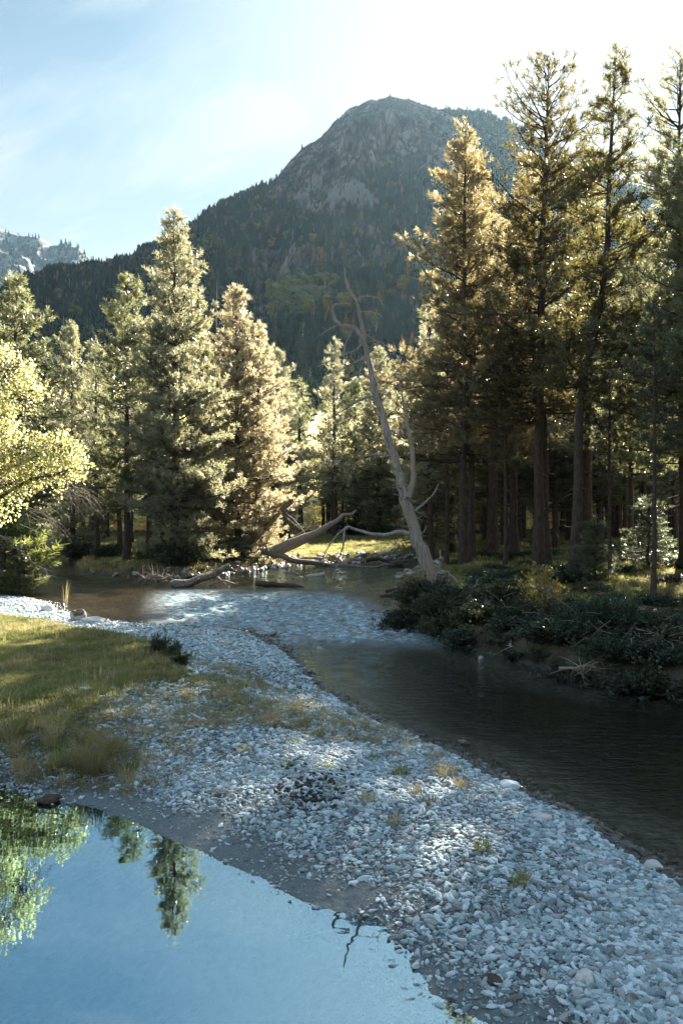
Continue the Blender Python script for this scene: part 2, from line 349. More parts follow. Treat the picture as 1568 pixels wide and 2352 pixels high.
# ------------------------------------------------------------------ water
def water_mat(name, f0, tintc, kind):
    m, t, b, out = new_mat(name); t.nodes.remove(b)
    tr = t.nodes.new('ShaderNodeBsdfTransparent'); t.links.new(mixc(t, attr(t, 'depth').outputs['Fac'], (0.96, 0.90, 0.80), tintc), tr.inputs[0])
    gl = t.nodes.new('ShaderNodeBsdfGlossy'); gl.inputs['Color'].default_value = (0.52, 0.81, 1.0, 1) if kind == 'pool' else (0.8, 0.95, 1.0, 1)  # sky blue is put into the pool's reflection colour
    bp = t.nodes.new('ShaderNodeBump')
    if kind == 'pool':
        gl.inputs['Roughness'].default_value = 0.012
        n1 = tnoise(t, 1.5, 2, mapscale=(1, 2.0, 1)); n2 = tnoise(t, 9, 2, mapscale=(1, 1.6, 1))
        h = mth(t, 'ADD', n1, mth(t, 'MULTIPLY', n2, 0.10)); t.links.new(h, bp.inputs['Height'])
        bp.inputs['Strength'].default_value = 0.12; bp.inputs['Distance'].default_value = 0.010
    else:
        gl.inputs['Roughness'].default_value = 0.025
        n1 = tnoise(t, 3.0, 3, 0.6, mapscale=(1.0, 2.6, 1)); n2 = tnoise(t, 13, 3, 0.6, mapscale=(1, 2.0, 1))
        h = mth(t, 'ADD', n1, mth(t, 'MULTIPLY', n2, 0.6))
        at = attr(t, 'ripple')
        t.links.new(mth(t, 'MULTIPLY', h, at.outputs['Fac']), bp.inputs['Height'])
        bp.inputs['Strength'].default_value = 1.0; bp.inputs['Distance'].default_value = 0.085
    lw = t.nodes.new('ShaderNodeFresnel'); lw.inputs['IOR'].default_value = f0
    t.links.new(bp.outputs[0], gl.inputs['Normal']); t.links.new(bp.outputs[0], lw.inputs['Normal'])
    mx = t.nodes.new('ShaderNodeMixShader'); t.links.new(lw.outputs[0], mx.inputs[0]); t.links.new(tr.outputs[0], mx.inputs[1]); t.links.new(gl.outputs[0], mx.inputs[2])
    res = mx.outputs[0]
    if kind == 'river':      # aerated water of the riffle, its sky reflection painted in as pale blue
        df = t.nodes.new('ShaderNodeBsdfDiffuse'); df.inputs[0].default_value = (0.50, 0.68, 0.76, 1)
        nfm = tnoise(t, 7.0, 4, 0.7, mapscale=(0.7, 1.5, 1)); rf = ramp(t, [(0.42, 0.0), (0.66, 1.0)]); t.links.new(nfm, rf.inputs[0])
        fm = mth(t, 'MULTIPLY', mth(t, 'ADD', mth(t, 'MULTIPLY', rf.outputs[0], 0.60), 0.12), attr(t, 'foam_glint').outputs['Fac'])
        m2 = t.nodes.new('ShaderNodeMixShader'); t.links.new(fm, m2.inputs[0]); t.links.new(res, m2.inputs[1]); t.links.new(df.outputs[0], m2.inputs[2]); res = m2.outputs[0]
    t.links.new(res, out.inputs[0]); return m
M_RIVER = water_mat('river_water', 1.36, (0.17, 0.165, 0.14), 'river')
M_POOL = water_mat('still_pool_water', 5.6, (0.30, 0.38, 0.42), 'pool')  # reflectance set above real water to brighten the mirrored sky
s2 = np.arange(-5.2, 4.7, 0.008); wx = 4.2*np.sinh(s2); t2 = np.arange(-2.2, 4.2, 0.0062); wy = 12+5.5*np.sinh(t2)
wy = wy[wy > -16]; wx = wx[(wx > -60) & (wx < 60)]; wy = wy[wy < 90]
XW, YW = np.meshgrid(wx, wy)
dpw, drw = fields(XW, YW)
def wavesheet(name, mask_d, lvl, mat, label, attrs, wave=None, reach=0.9):
    ny, nx = XW.shape; keep = mask_d < reach
    idx = -np.ones(keep.shape, int); cell = keep[:-1, :-1] & keep[1:, :-1] & keep[:-1, 1:] & keep[1:, 1:]
    use = np.zeros(keep.shape, bool); use[:-1, :-1] |= cell; use[1:, :-1] |= cell; use[:-1, 1:] |= cell; use[1:, 1:] |= cell
    idx[use] = np.arange(use.sum()); q = np.stack([idx[:-1, :-1], idx[:-1, 1:], idx[1:, 1:], idx[1:, :-1]], -1)[cell]
    m = MB(); m.add(np.stack([XW[use], YW[use], np.full(use.sum(), lvl)+(0 if wave is None else wave[use])], -1), f4=q); o = m.build(name, mat)
    for k, a in attrs.items():
        at = o.data.attributes.new(k, 'FLOAT', 'POINT'); at.data.foreach_set('value', a[use].astype(np.float32))
    return tag(o, label, kind='structure')
riffle = sm(31.5, 27.5, YW)*sm(17.0, 19.8, YW)*sm(4.2, 2.4, np.abs(XW+1.2+0.22*(YW-20)))
rip = 0.26+1.7*riffle+0.20*sm(26, 30, YW)*sm(34, 28, YW)+0.12*sm(-2, -8, XW)+0.03*fbm(XW*0.4, YW*0.4, o=2, seed=4)
wv1 = fbm(XW*1.7, YW*3.2+XW*0.5, o=3, seed=301, gain=0.6); wv2 = fbm(XW*5, YW*7.5, o=2, seed=305)
wv_ = np.where(drw < 0.6, (0.0022+0.065*riffle+0.006*sm(26, 30, YW))*(wv1+0.35*wv2), 0)
wavesheet('river', np.where(drw < dpw, drw, 9), 0.0, M_RIVER, 'shallow mountain river running past the gravel bar', dict(ripple=np.clip(rip, 0.05, 2.6), foam_glint=riffle, depth=sm(0.07, 0.36, 0.06+0.50*sm(0, 3.2, -drw)*(1-0.78*sm(38, 33, YW)*sm(16.5, 19.5, YW)))), wv_, 0.6)
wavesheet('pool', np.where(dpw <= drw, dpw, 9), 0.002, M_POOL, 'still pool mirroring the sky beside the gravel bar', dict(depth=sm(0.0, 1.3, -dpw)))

# ------------------------------------------------------------------ instancer for uncountable stuff
def scatter(name, pts, rot, scl, idx, sources, label, cat=None):
    me = bpy.data.meshes.new(name); me.vertices.add(len(pts)); me.vertices.foreach_set('co', np.asarray(pts, np.float32).ravel())
    a = me.attributes.new('rot', 'FLOAT_VECTOR', 'POINT'); a.data.foreach_set('vector', np.asarray(rot, np.float32).ravel())
    a = me.attributes.new('scl', 'FLOAT_VECTOR', 'POINT'); a.data.foreach_set('vector', np.asarray(scl, np.float32).ravel())
    a = me.attributes.new('pick', 'INT', 'POINT'); a.data.foreach_set('value', np.asarray(idx, np.int32))
    o = bpy.data.objects.new(name, me); COL.objects.link(o)
    cname = name+'_sources'; c = bpy.data.collections.new(cname)
    for i, so_ in enumerate(sources):
        so_.name = '%s_%02d' % (cname, i)
        for cc in list(so_.users_collection): cc.objects.unlink(so_)
        c.objects.link(so_)
    ng = bpy.data.node_groups.new(name, 'GeometryNodeTree')
    ng.interface.new_socket('Geometry', in_out='INPUT', socket_type='NodeSocketGeometry')
    ng.interface.new_socket('Geometry', in_out='OUTPUT', socket_type='NodeSocketGeometry')
    gi = ng.nodes.new('NodeGroupInput'); go = ng.nodes.new('NodeGroupOutput')
    ci = ng.nodes.new('GeometryNodeCollectionInfo'); ci.inputs['Collection'].default_value = c
    ci.inputs['Separate Children'].default_value = True; ci.inputs['Reset Children'].default_value = True
    ip = ng.nodes.new('GeometryNodeInstanceOnPoints'); ip.inputs['Pick Instance'].default_value = True
    L = ng.links
    def na(nm, dt):
        n = ng.nodes.new('GeometryNodeInputNamedAttribute'); n.data_type = dt; n.inputs['Name'].default_value = nm; return n.outputs['Attribute']
    L.new(gi.outputs[0], ip.inputs['Points']); L.new(ci.outputs[0], ip.inputs['Instance'])
    L.new(na('pick', 'INT'), ip.inputs['Instance Index'])
    e2r = ng.nodes.new('FunctionNodeEulerToRotation'); L.new(na('rot', 'FLOAT_VECTOR'), e2r.inputs[0]); L.new(e2r.outputs[0], ip.inputs['Rotation'])
    L.new(na('scl', 'FLOAT_VECTOR'), ip.inputs['Scale']); L.new(ip.outputs[0], go.inputs[0])
    md = o.modifiers.new('scatter', 'NODES'); md.node_group = ng
    return tag(o, label, kind='stuff')

def ico(sub=1):
    p = (1+5**.5)/2
    v = [(-1, p, 0), (1, p, 0), (-1, -p, 0), (1, -p, 0), (0, -1, p), (0, 1, p), (0, -1, -p), (0, 1, -p), (p, 0, -1), (p, 0, 1), (-p, 0, -1), (-p, 0, 1)]
    f = [(0, 11, 5), (0, 5, 1), (0, 1, 7), (0, 7, 10), (0, 10, 11), (1, 5, 9), (5, 11, 4), (11, 10, 2), (10, 7, 6), (7, 1, 8), (3, 9, 4), (3, 4, 2), (3, 2, 6), (3, 6, 8), (3, 8, 9), (4, 9, 5), (2, 4, 11), (6, 2, 10), (8, 6, 7), (9, 8, 1)]
    v = [np.array(q, float)/np.linalg.norm(q) for q in v]
    for _ in range(sub):
        cache = {}; nf = []
        def mid(a, b):
            k = (min(a, b), max(a, b))
            if k not in cache:
                q = v[a]+v[b]; v.append(q/np.linalg.norm(q)); cache[k] = len(v)-1
            return cache[k]
        for a, b_, c_ in f:
            ab, bc, ca = mid(a, b_), mid(b_, c_), mid(c_, a); nf += [(a, ab, ca), (b_, bc, ab), (c_, ca, bc), (ab, bc, ca)]
        f = nf
    return np.array(v), np.array(f)
def stone(mb, c, size, seed, sub=2, flat=0.6, rough=0.28, rz=0.0, freq=1.3):
    v, f = ico(sub); g = np.random.default_rng(seed); o3 = g.uniform(0, 50, 3)
    n = fbm(v[:, 0]*freq+o3[0], v[:, 1]*freq+o3[1], v[:, 2]*freq+o3[2], o=2, seed=seed)
    for _ in range(5):   # a few broken faces
        nn = g.normal(0, 1, 3); nn /= np.linalg.norm(nn); k = g.uniform(0.6, 0.9); dd = v@nn; v = v-np.maximum(dd-k, 0)[:, None]*nn*0.85
    v = v*(1+rough*n)[:, None]; v = v*np.array([1, 0.75, flat])*size
    cz, sz = math.cos(rz), math.sin(rz); v = v@np.array([[cz, sz, 0], [-sz, cz, 0], [0, 0, 1]])
    mb.add(v+np.array(c), f3=f)

# ------------------------------------------------------------------ mountains
def mountain(name, label, skyline, dist_pts, foot, rows, cols, tx0, tx1, mat, rockf, amp, pw, seed, ridge_n):
    tx = np.linspace(tx0, tx1, cols); u = tx*F+784
    sv_ = np.interp(u, [p[0] for p in skyline], [p[1] for p in skyline])
    Dr = np.interp(u, [p[0] for p in dist_pts], [p[1] for p in dist_pts])
    Hr = (1176-sv_)/F*Dr + ridge_n*fbm(tx*45, tx*0+3.3, o=4, seed=seed, gain=0.6)
    s = np.concatenate([np.linspace(0, 1, rows), 1+np.linspace(0, 0.5, 24)[1:]])
    S, T = np.meshgrid(s, tx, indexing='ij'); Drg = Dr[None]; Hrg = Hr[None]
    D = foot+(Drg-foot)*S; x = T*D; y = D
    z = Hrg*np.where(S <= 1, np.minimum(S, 1)**pw, 1-(S-1)*1.5)
    env = np.clip(S*(1.0-S)*4, 0, 1)*(S < 1)
    # gullies and buttresses run down the slope, cliffs step across it
    g1 = 1-2*np.abs(fbm(x/170+z/420, z/300, y/900, o=5, seed=seed+3, gain=0.55)); g2 = fbm(x/38+z/70, z/60, y/160, o=4, seed=seed+5, gain=0.6)
    z = z+env*(amp*g1+amp*0.42*g2)
    y = y-env*(amp*0.9*g2+amp*0.5*fbm(x/18, z/34, y/40, o=3, seed=seed+9))
    rock = rockf(x, y, z)
    su, sv2 = uvof(x, y, z); scree = np.clip(1.4*blob(su, sv2, 826, 438, 30, 20, 40)+1.2*blob(su, sv2, 848, 468, 22, 12)+1.2*blob(su, sv2, 668, 455, 48, 6, -14)+1.2*blob(su, sv2, 771, 446, 20, 9), 0, 1)
    scree = sm(0.5, 0.75, scree+0.45*fbm(x/30, z/20, y/60, o=3, seed=88)); rock = np.maximum(rock, scree)
    o = grid_obj(name, x, y, z, mat, dict(rock=rock, scree=scree)); tag(o, label, kind='structure')
    return x, y, z, S, rock
def uvof(x, y, z): return 784+x/y*F, 1176-(z-CAM_H)/y*F
def blob(u, v, cu, cv, ru, rv, ang=0):
    a = R(ang); du, dv = u-cu, v-cv; p = (du*math.cos(a)+dv*math.sin(a))/ru; q = (-du*math.sin(a)+dv*math.cos(a))/rv
    return np.exp(-(p*p+q*q))
def rock_main(x, y, z):
    u, v = uvof(x, y, z)
    e = 1.1*blob(u, v, 790, 330, 135, 62, -38)+0.75*blob(u, v, 930, 300, 130, 60, 15)+0.5*blob(u, v, 1020, 360, 90, 90)+0.5*blob(u, v, 690, 400, 70, 30, -42)
    e += 0.85*blob(u, v, 655, 610, 130, 40, 5)+0.6*blob(u, v, 830, 590, 70, 30)+0.8*blob(u, v, 590, 700, 38, 34)+0.55*blob(u, v, 200, 645, 28, 16)+0.5*blob(u, v, 940, 700, 40, 30)
    e += 0.30*blob(u, v, 820, 430, 260, 170)+0.45*blob(u, v, 760, 500, 90, 30)+0.4*blob(u, v, 480, 560, 60, 30)+0.4*blob(u, v, 880, 560, 80, 40)
    n = 0.5*fbm(x/60+z/60, z/110, y/150, o=5, seed=51, gain=0.62)+0.35*fbm(x/16, z/34, y/40, o=3, seed=52)
    return sm(0.34, 0.62, e*0.85+0.42*n+0.06)
SKY1 = [(-400, 600), (0, 668), (60, 646), (110, 628), (160, 618), (225, 611), (265, 606), (300, 596), (330, 575), (380, 552), (430, 524), (500, 476), (560, 441), (600, 424), (638, 402), (670, 368), (700, 336), (740, 303), (780, 268), (815, 240), (850, 224), (880, 222), (895, 218), (912, 222), (950, 230), (1000, 241), (1060, 249), (1110, 258), (1160, 278), (1230, 320), (1330, 380), (1568, 470), (2200, 560)]
DI1 = [(-400, 950), (60, 1050), (330, 1200), (895, 1500), (1568, 1450), (2200, 1300)]
m, t, b, out = new_mat('mountain_slope')
n1 = tnoise(t, 0.018, 8, 0.68, mapscale=(1.6, 1, 0.55)); r1 = ramp(t, [(0.38, (0.03, 0.026, 0.025)), (0.5, (0.14, 0.108, 0.095)), (0.62, (0.34, 0.27, 0.24))]); t.links.new(n1, r1.inputs[0])
vr_ = t.nodes.new('ShaderNodeTexVoronoi'); vr_.feature = 'DISTANCE_TO_EDGE'; vr_.inputs['Scale'].default_value = 0.055
tc_ = t.nodes.new('ShaderNodeTexCoord'); mp_ = t.nodes.new('ShaderNodeMapping'); mp_.inputs['Scale'].default_value = (1.5, 1, 0.5); mp_.inputs['Rotation'].default_value = (0, R(24), 0)
t.links.new(tc_.outputs['Object'], mp_.inputs[0]); t.links.new(mp_.outputs[0], vr_.inputs[0])
cr_ = ramp(t, [(0.0, 0.25), (0.14, 1.0)]); t.links.new(vr_.outputs['Distance'], cr_.inputs[0])
rockc = mixc(t, attr(t, 'scree').outputs['Fac'], mixc(t, 1.0, r1.outputs[0], cr_.outputs[0], 'MULTIPLY'), (0.24, 0.22, 0.21))
n2 = tnoise(t, 0.03, 6, 0.6); r2 = ramp(t, [(0.35, (0.018, 0.024, 0.018)), (0.6, (0.034, 0.038, 0.024)), (0.75, (0.07, 0.06, 0.038))]); t.links.new(n2, r2.inputs[0])
n3 = tnoise(t, 0.06, 6, 0.7); k = mth(t, 'ADD', attr(t, 'rock').outputs['Fac'], mth(t, 'MULTIPLY', mth(t, 'SUBTRACT', n3, 0.5), 0.9)); kr = ramp(t, [(0.42, 0.0), (0.52, 1.0)]); t.links.new(k, kr.inputs[0])
t.links.new(mixc(t, kr.outputs[0], r2.outputs[0], rockc), b.inputs['Base Color']); b.inputs['Roughness'].default_value = 0.95; b.inputs['Specular IOR Level'].default_value = 0.1
bump(t, b, n1, 1.0, 26.0); M_MT = m
mx_, my_, mz_, mS, mrock = mountain('mountain', 'steep conifer covered mountain with a bare rocky summit', SKY1, DI1, 260, 330, 620, -0.66, 0.80, M_MT, rock_main, 26, 1.18, 61, 5)
SKY2 = [(-700, 470), (-200, 500), (0, 524), (35, 532), (60, 541), (95, 548), (120, 566), (150, 562), (180, 574), (205, 592), (235, 612), (330, 680), (500, 760)]
m, t, b, out = new_mat('far_ridge_rock')
n1 = tnoise(t, 0.012, 9, 0.7); r1 = ramp(t, [(0.40, (0.04, 0.055, 0.06)), (0.50, (0.12, 0.135, 0.14)), (0.62, (0.30, 0.30, 0.30))]); t.links.new(n1, r1.inputs[0])
t.links.new(r1.outputs[0], b.inputs['Base Color']); b.inputs['Roughness'].default_value = 0.95; bump(t, b, n1, 1.0, 25.0)
fmx, fmy, fmz, fmS, _ = mountain('far_mountain', 'distant pale rocky mountain ridge at the left', SKY2, [(-700, 2600), (500, 2600)], 1300, 160, 260, -0.85, -0.12, m, lambda x, y, z: np.ones_like(x), 40, 1.1, 71, 9)

def lowpoly_conifer(seed, h=1.0, r=0.2, layers=9):
    g = np.random.default_rng(seed); mb = MB()
    for i in range(layers):
        tt = i/layers; z0 = 0.10+0.86*tt; rr = r*(1-tt)**0.8*g.uniform(0.75, 1.2)+0.012; k = 9
        a = np.linspace(0, 2*math.pi, 2*k, endpoint=False)+g.uniform(0, 6); rad = rr*np.where(np.arange(2*k) % 2 == 0, 1.0, 0.42)*g.uniform(0.6, 1.25, 2*k)
        ring = np.stack([rad*np.cos(a), rad*np.sin(a), z0-0.03-0.05*(1-tt)*g.uniform(0.3, 1.2, 2*k)], -1)
        top = np.array([[g.normal(0, .006), g.normal(0, .006), min(1.0, z0+0.15)]])
        mb.add(np.vstack([ring, top]), f3=[(q, (q+1) % (2*k), 2*k) for q in range(2*k)])
    mb.tube([(0, 0, -0.08), (0, 0, 0.5)], [0.016, 0.01], 4)
    mb.v = [np.vstack(mb.v)*h]; return mb
def fol_inst_mat(name, stops):
    m, t, b, out = new_mat(name); oi = t.nodes.new('ShaderNodeObjectInfo'); r = ramp(t, stops); t.links.new(oi.outputs['Random'], r.inputs[0])
    t.links.new(r.outputs[0], b.inputs['Base Color']); b.inputs['Roughness'].default_value = 0.6; b.inputs['Specular IOR Level'].default_value = 0.2; return m
M_FARCON = fol_inst_mat('mountain_conifer', [(0.0, (0.010, 0.024, 0.022)), (0.6, (0.022, 0.042, 0.034)), (0.95, (0.042, 0.055, 0.036)), (0.98, (0.22, 0.12, 0.035)), (1.0, (0.30, 0.15, 0.04))])
M_FARDEC = fol_inst_mat('mountain_broadleaf', [(0.0, (0.05, 0.07, 0.03)), (0.6, (0.10, 0.105, 0.035)), (1.0, (0.22, 0.14, 0.04))])
M_SNAG = fol_inst_mat('mountain_snag', [(0.0, (0.25, 0.24, 0.22)), (1.0, (0.45, 0.43, 0.4))])
src = [lowpoly_conifer(100+i, 1, [0.16, 0.2, 0.24, 0.18, 0.14][i]).build('c', M_FARCON, smooth=False) for i in range(5)]
for i in range(2):
    mb = MB(); g = np.random.default_rng(i+5)
    for q in range(9):
        v, f = ico(1); v = v*g.uniform(0.75, 1.25, (len(v), 1)); mb.add(v*g.uniform(0.12, 0.2)+np.array([g.normal(0, .13), g.normal(0, .13), 0.5+g.normal(0, .17)]), f3=f)
    mb.tube([(0, 0, -0.1), (0, 0, 0.5)], 0.02, 4); src.append(mb.build('c', M_FARDEC, smooth=False))
mb = MB(); mb.tube([(0, 0, -0.05), (0.01, 0, 0.5), (0, 0.01, 1)], [0.022, 0.015, 0.006], 4)
for q in range(7): a = q*2.4; z0 = 0.35+0.08*q; mb.tube([(0, 0, z0), (0.09*math.cos(a), 0.09*math.sin(a), z0+0.02)], [0.007, 0.004], 3)
src.append(mb.build('c', M_SNAG, smooth=False))
def bilin(A, r, c):
    r0 = np.clip(np.floor(r).astype(int), 0, A.shape[0]-2); c0 = np.clip(np.floor(c).astype(int), 0, A.shape[1]-2); fr, fc = r-r0, c-c0
    return A[r0, c0]*(1-fr)*(1-fc)+A[r0+1, c0]*fr*(1-fc)+A[r0, c0+1]*(1-fr)*fc+A[r0+1, c0+1]*fr*fc
n = 90000; rr = rng.uniform(0.0, 1.0, n)**0.75*331; cc = rng.uniform(0, 619, n)
px, py, pz, pr = bilin(mx_, rr, cc), bilin(my_, rr, cc), bilin(mz_, rr, cc), bilin(mrock, rr, cc)
uu, vv = uvof(px, py, pz)
clump = fbm(px/70, py/70, pz/70, o=3, seed=91)
keep = (uu > -260) & (uu < 1800) & (rng.uniform(0, 1, n) < np.clip(1.08-0.90*pr, 0, 1)*np.clip(0.72+0.7*clump, 0.12, 1)) & (vv < 1120)
px, py, pz, pr, uu, vv = [a[keep] for a in (px, py, pz, pr, uu, vv)]; n = len(px)
pick = rng.integers(0, 5, n)
dec = (0.95*blob(uu, vv, 690, 695, 75, 35)+0.3*blob(uu, vv, 960, 640, 80, 60)+0.16*blob(uu, vv, 480, 590, 160, 70)+0.05) > rng.uniform(0, 1, n)
pick = np.where(dec, rng.integers(5, 7, n), pick); snag = rng.uniform(0, 1, n) < 0.035; pick = np.where(snag, 7, pick)
hh = rng.uniform(8, 17, n)*np.where(pr > 0.4, 0.6, 1.0)*np.interp(vv, [220, 420, 700], [0.62, 0.85, 1.0]); hh = np.where((pick >= 5) & (pick < 7), hh*0.85, hh)
wd = hh*rng.uniform(0.85, 1.35, n)
scatter('mountain_forest', np.stack([px, py, pz-0.4], -1), np.stack([rng.normal(0, .04, n), rng.normal(0, .04, n), rng.uniform(0, 6.28, n)], -1), np.stack([wd, wd, hh], -1), pick, src,
        'dense conifer forest with a few golden trees and grey snags over the mountainside')
# sparse trees on the far ridge
n = 8000; rr = rng.uniform(0, 1, n)*161; cc = rng.uniform(0, 259, n)
px, py, pz = bilin(fmx, rr, cc), bilin(fmy, rr, cc), bilin(fmz, rr, cc); keep = fbm(px/120, py/120, pz/90, o=3, seed=95) > 0.0
px, py, pz = px[keep], py[keep], pz[keep]; n = len(px); hh = rng.uniform(12, 22, n)
src = [lowpoly_conifer(140+i, 1, 0.22).build('c', M_FARCON, smooth=False) for i in range(2)]
scatter('far_ridge_forest', np.stack([px, py, pz-0.5], -1), np.stack([px*0, px*0, rng.uniform(0, 6, n)], -1), np.stack([hh, hh, hh], -1), rng.integers(0, 2, n), src,
        'scattered dark trees on the distant pale ridge')

# ------------------------------------------------------------------ pine trees
def pine(seed, H, Rc, base, whorl=0.40, nb=5, spars=1.0, lean=(0, 0), rtrunk=None, dead=0, top_open=0.0, prof=0.75, K=13, sub=1.0, shag=1.0, tuftL=0.36, forked=None, curve=None):
    """returns trunk, limbs, needles as MBs; height H, crown radius Rc, crown starts at base*H"""
    g = np.random.default_rng(seed); rt = rtrunk or H*0.0135
    zs = np.linspace(-0.5, H, 16); wob = np.cumsum(g.normal(0, 0.02, (16, 2)), 0)*H/16
    cx = lean[0]*np.clip(zs/H, 0, 1)**1.3*H; cy = lean[1]*np.clip(zs/H, 0, 1)*H
    if curve is not None: cx = cx+np.interp(zs/H, curve[0], curve[1])
    path = np.stack([cx+wob[:, 0], cy+wob[:, 1], zs], -1)
    rads = rt*np.clip(1-zs/H, 0, 1)**0.75*0.92+0.012; rads[:2] *= [1.5, 1.25]
    T = MB(); T.tube(path, rads, 10, rough=0.06, seed=seed); B = MB(); NP = []; ND = []
    def at(z): return np.array([np.interp(z, zs, path[:, 0]), np.interp(z, zs, path[:, 1]), z])
    def branch(z, az, L, up, r0, bare=False, tip=1.0):
        nn = 6; q = np.linspace(0, 1, nn); p0 = at(z)
        az2 = az+g.normal(0, 0.35)
        hx = L*q; zz = L*(math.sin(up)*q + 0.22*tip*(q**2.4)) + g.normal(0, 0.012, nn)*L
        azs = az+(az2-az)*q
        P = np.stack([p0[0]+hx*math.cos(up)*np.cos(azs), p0[1]+hx*math.cos(up)*np.sin(azs), p0[2]+zz], -1)
        B.tube(P, r0*(1-q*0.85), 4 if r0 < 0.03 else 5, cap=False)
        d = np.gradient(P, axis=0); d /= np.linalg.norm(d, axis=1)[:, None]
        st = 0.25 if not bare else 0.3
        sp = 0.20/sub; k = st*L
        side = g.choice([-1, 1])
        while k < L:
            f = k/L; c = np.array([np.interp(f, q, P[:, i]) for i in range(3)]); dd = np.array([np.interp(f, q, d[:, i]) for i in range(3)])
            side = -side; perp = np.cross(dd, (0, 0, 1)); perp /= np.linalg.norm(perp)+1e-6
            ang = g.uniform(0.6, 1.05); dirv = dd*math.cos(ang)+perp*side*math.sin(ang)+np.array([0, 0, g.normal(0.12, 0.28)]); dirv /= np.linalg.norm(dirv)
            l2 = (0.16+0.42*(L-k)**0.8*g.uniform(0.5, 1.15))*shag; l2 = min(l2, 1.3)
            if bare:
                if g.uniform() < 0.6:
                    e = c+dirv*l2*0.8; B.tube([c, (c+e)/2+g.normal(0, 0.04, 3), e], [0.008, 0.005, 0.003], 3, cap=False)
            else:
                e = c+dirv*l2+np.array([0, 0, 0.12*l2]); B.tube([c, e], [0.010, 0.004], 3, cap=False)
                m_ = max(2, int(l2/0.13))
                for j in range(m_):
                    if g.uniform() > spars or (top_open and z > H*(1-0.55*top_open) and g.uniform() < 0.6): continue
                    ff = 0.35+0.68*(j+0.7)/m_; pp = c+(e-c)*ff; dj = dirv+g.normal(0, 0.45, 3)+np.array([0, 0, 0.35]); NP.append(pp); ND.append(dj/np.linalg.norm(dj))
            k += sp*g.uniform(0.7, 1.4)
        if not bare: NP.append(P[-1]); ND.append(d[-1]+np.array([0, 0, 0.3]))
    zb = base*H; z = zb
    while z < H-0.25:
        tt = (z-zb)/(H-zb); r = Rc*(1-tt)**prof*(0.62+0.38*math.sin(min(1, tt*3.2)*math.pi/2))
        lump = g.uniform(0.62, 1.25)
        for j in range(max(3, int(round(nb*(1-0.25*tt)+g.normal(0, .6))))):
            L = max(0.22, min(r*lump*g.uniform(0.42, 1.38), (H-z)*0.75+0.30))
            if top_open and tt > 1-top_open: L = min(L*1.25, (H-z)*0.95+0.30, Rc*0.85)
            up = -0.12+0.75*tt**1.3+g.normal(0, 0.14)
            branch(z+g.uniform(-0.5, 0.5)*whorl, g.uniform(0, 6.283), L, up, 0.010+0.011*L+0.004*rt/0.2)
        z += whorl*g.uniform(0.75, 1.3)*(1-0.35*tt)
    NP.append(at(H)); ND.append(np.array([0, 0, 1.0]))
    for j in range(dead):
        zz = g.uniform(0.10*H, max(0.3*H, zb)); branch(zz, g.uniform(0, 6.283), g.uniform(0.5, Rc*0.8), g.uniform(-0.35, 0.1), 0.018, bare=True, tip=-0.3)
    K = int(K*1.35); P = np.array(NP); Dv = np.array(ND); Dv /= np.linalg.norm(Dv, axis=1)[:, None]; M_ = len(P)
    # needle sprays round each shoot
    a = g.normal(0, 1, (M_, K, 3)); a -= (a*Dv[:, None]).sum(-1, keepdims=True)*Dv[:, None]; a /= np.linalg.norm(a, axis=-1, keepdims=True)+1e-6
    tt = g.uniform(0, 1, (M_, K, 1)); root = P[:, None]+Dv[:, None]*(tt*tuftL*0.75)
    nd = Dv[:, None]*g.uniform(0.45, 1.0, (M_, K, 1))+a*g.uniform(0.5, 1.0, (M_, K, 1)); nd /= np.linalg.norm(nd, axis=-1, keepdims=True)
    K0 = K; ln = g.uniform(0.09, 0.17, (M_, K, 1))*tuftL/0.28; wv = np.cross(nd, g.normal(0, 1, (M_, K, 3))); wv /= np.linalg.norm(wv, axis=-1, keepdims=True)+1e-6
    wid = 0.0185*tuftL/0.28
    v = np.stack([root-wv*wid*0.5, root+wv*wid*0.5, root+nd*ln+wv*wid*0.35, root+nd*ln-wv*wid*0.35], 2).reshape(-1, 3)
    C = MB(); C.add(v, f4=np.arange(M_*K*4).reshape(-1, 4))
    return T, B, C
def make_tree(kind, mbs, loc, rz, sc, label, cat, group=None, col=(0.05, 0.065, 0.022), mats=None, leafmat=None):
    r = empty(kind, loc, rz, sc); T, B, C = mbs
    T.build('trunk', mats or M_BARK, r); B.build('branches', mats or M_BARK, r)
    c = C.build('crown', leafmat or M_NEEDLE, r, smooth=False); c.color = (*col, 1); tag(r, label, cat, group); return r
def copy_tree(src_, loc, rz, sc, label, group=None, col=None):
    r = src_.copy(); COL.objects.link(r); r.location = loc; r.rotation_euler = (0, 0, rz); r.scale = sc if hasattr(sc, '__len__') else (sc, sc, sc)
    r['label'] = label
    if group: r['group'] = group
    elif 'group' in r.keys(): del r['group']
    for ch in src_.children:
        c = ch.copy(); COL.objects.link(c); c.parent = r
        if col is not None and ch.name.startswith('crown'): c.color = (*col, 1)
    return r
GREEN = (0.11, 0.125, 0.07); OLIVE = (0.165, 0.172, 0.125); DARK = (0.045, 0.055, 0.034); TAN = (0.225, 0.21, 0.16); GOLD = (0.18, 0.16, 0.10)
def place(u, D, top_v):
    x = X(u, D); g0 = hz1(x, D); return x, D, g0, Z(top_v, D)-g0
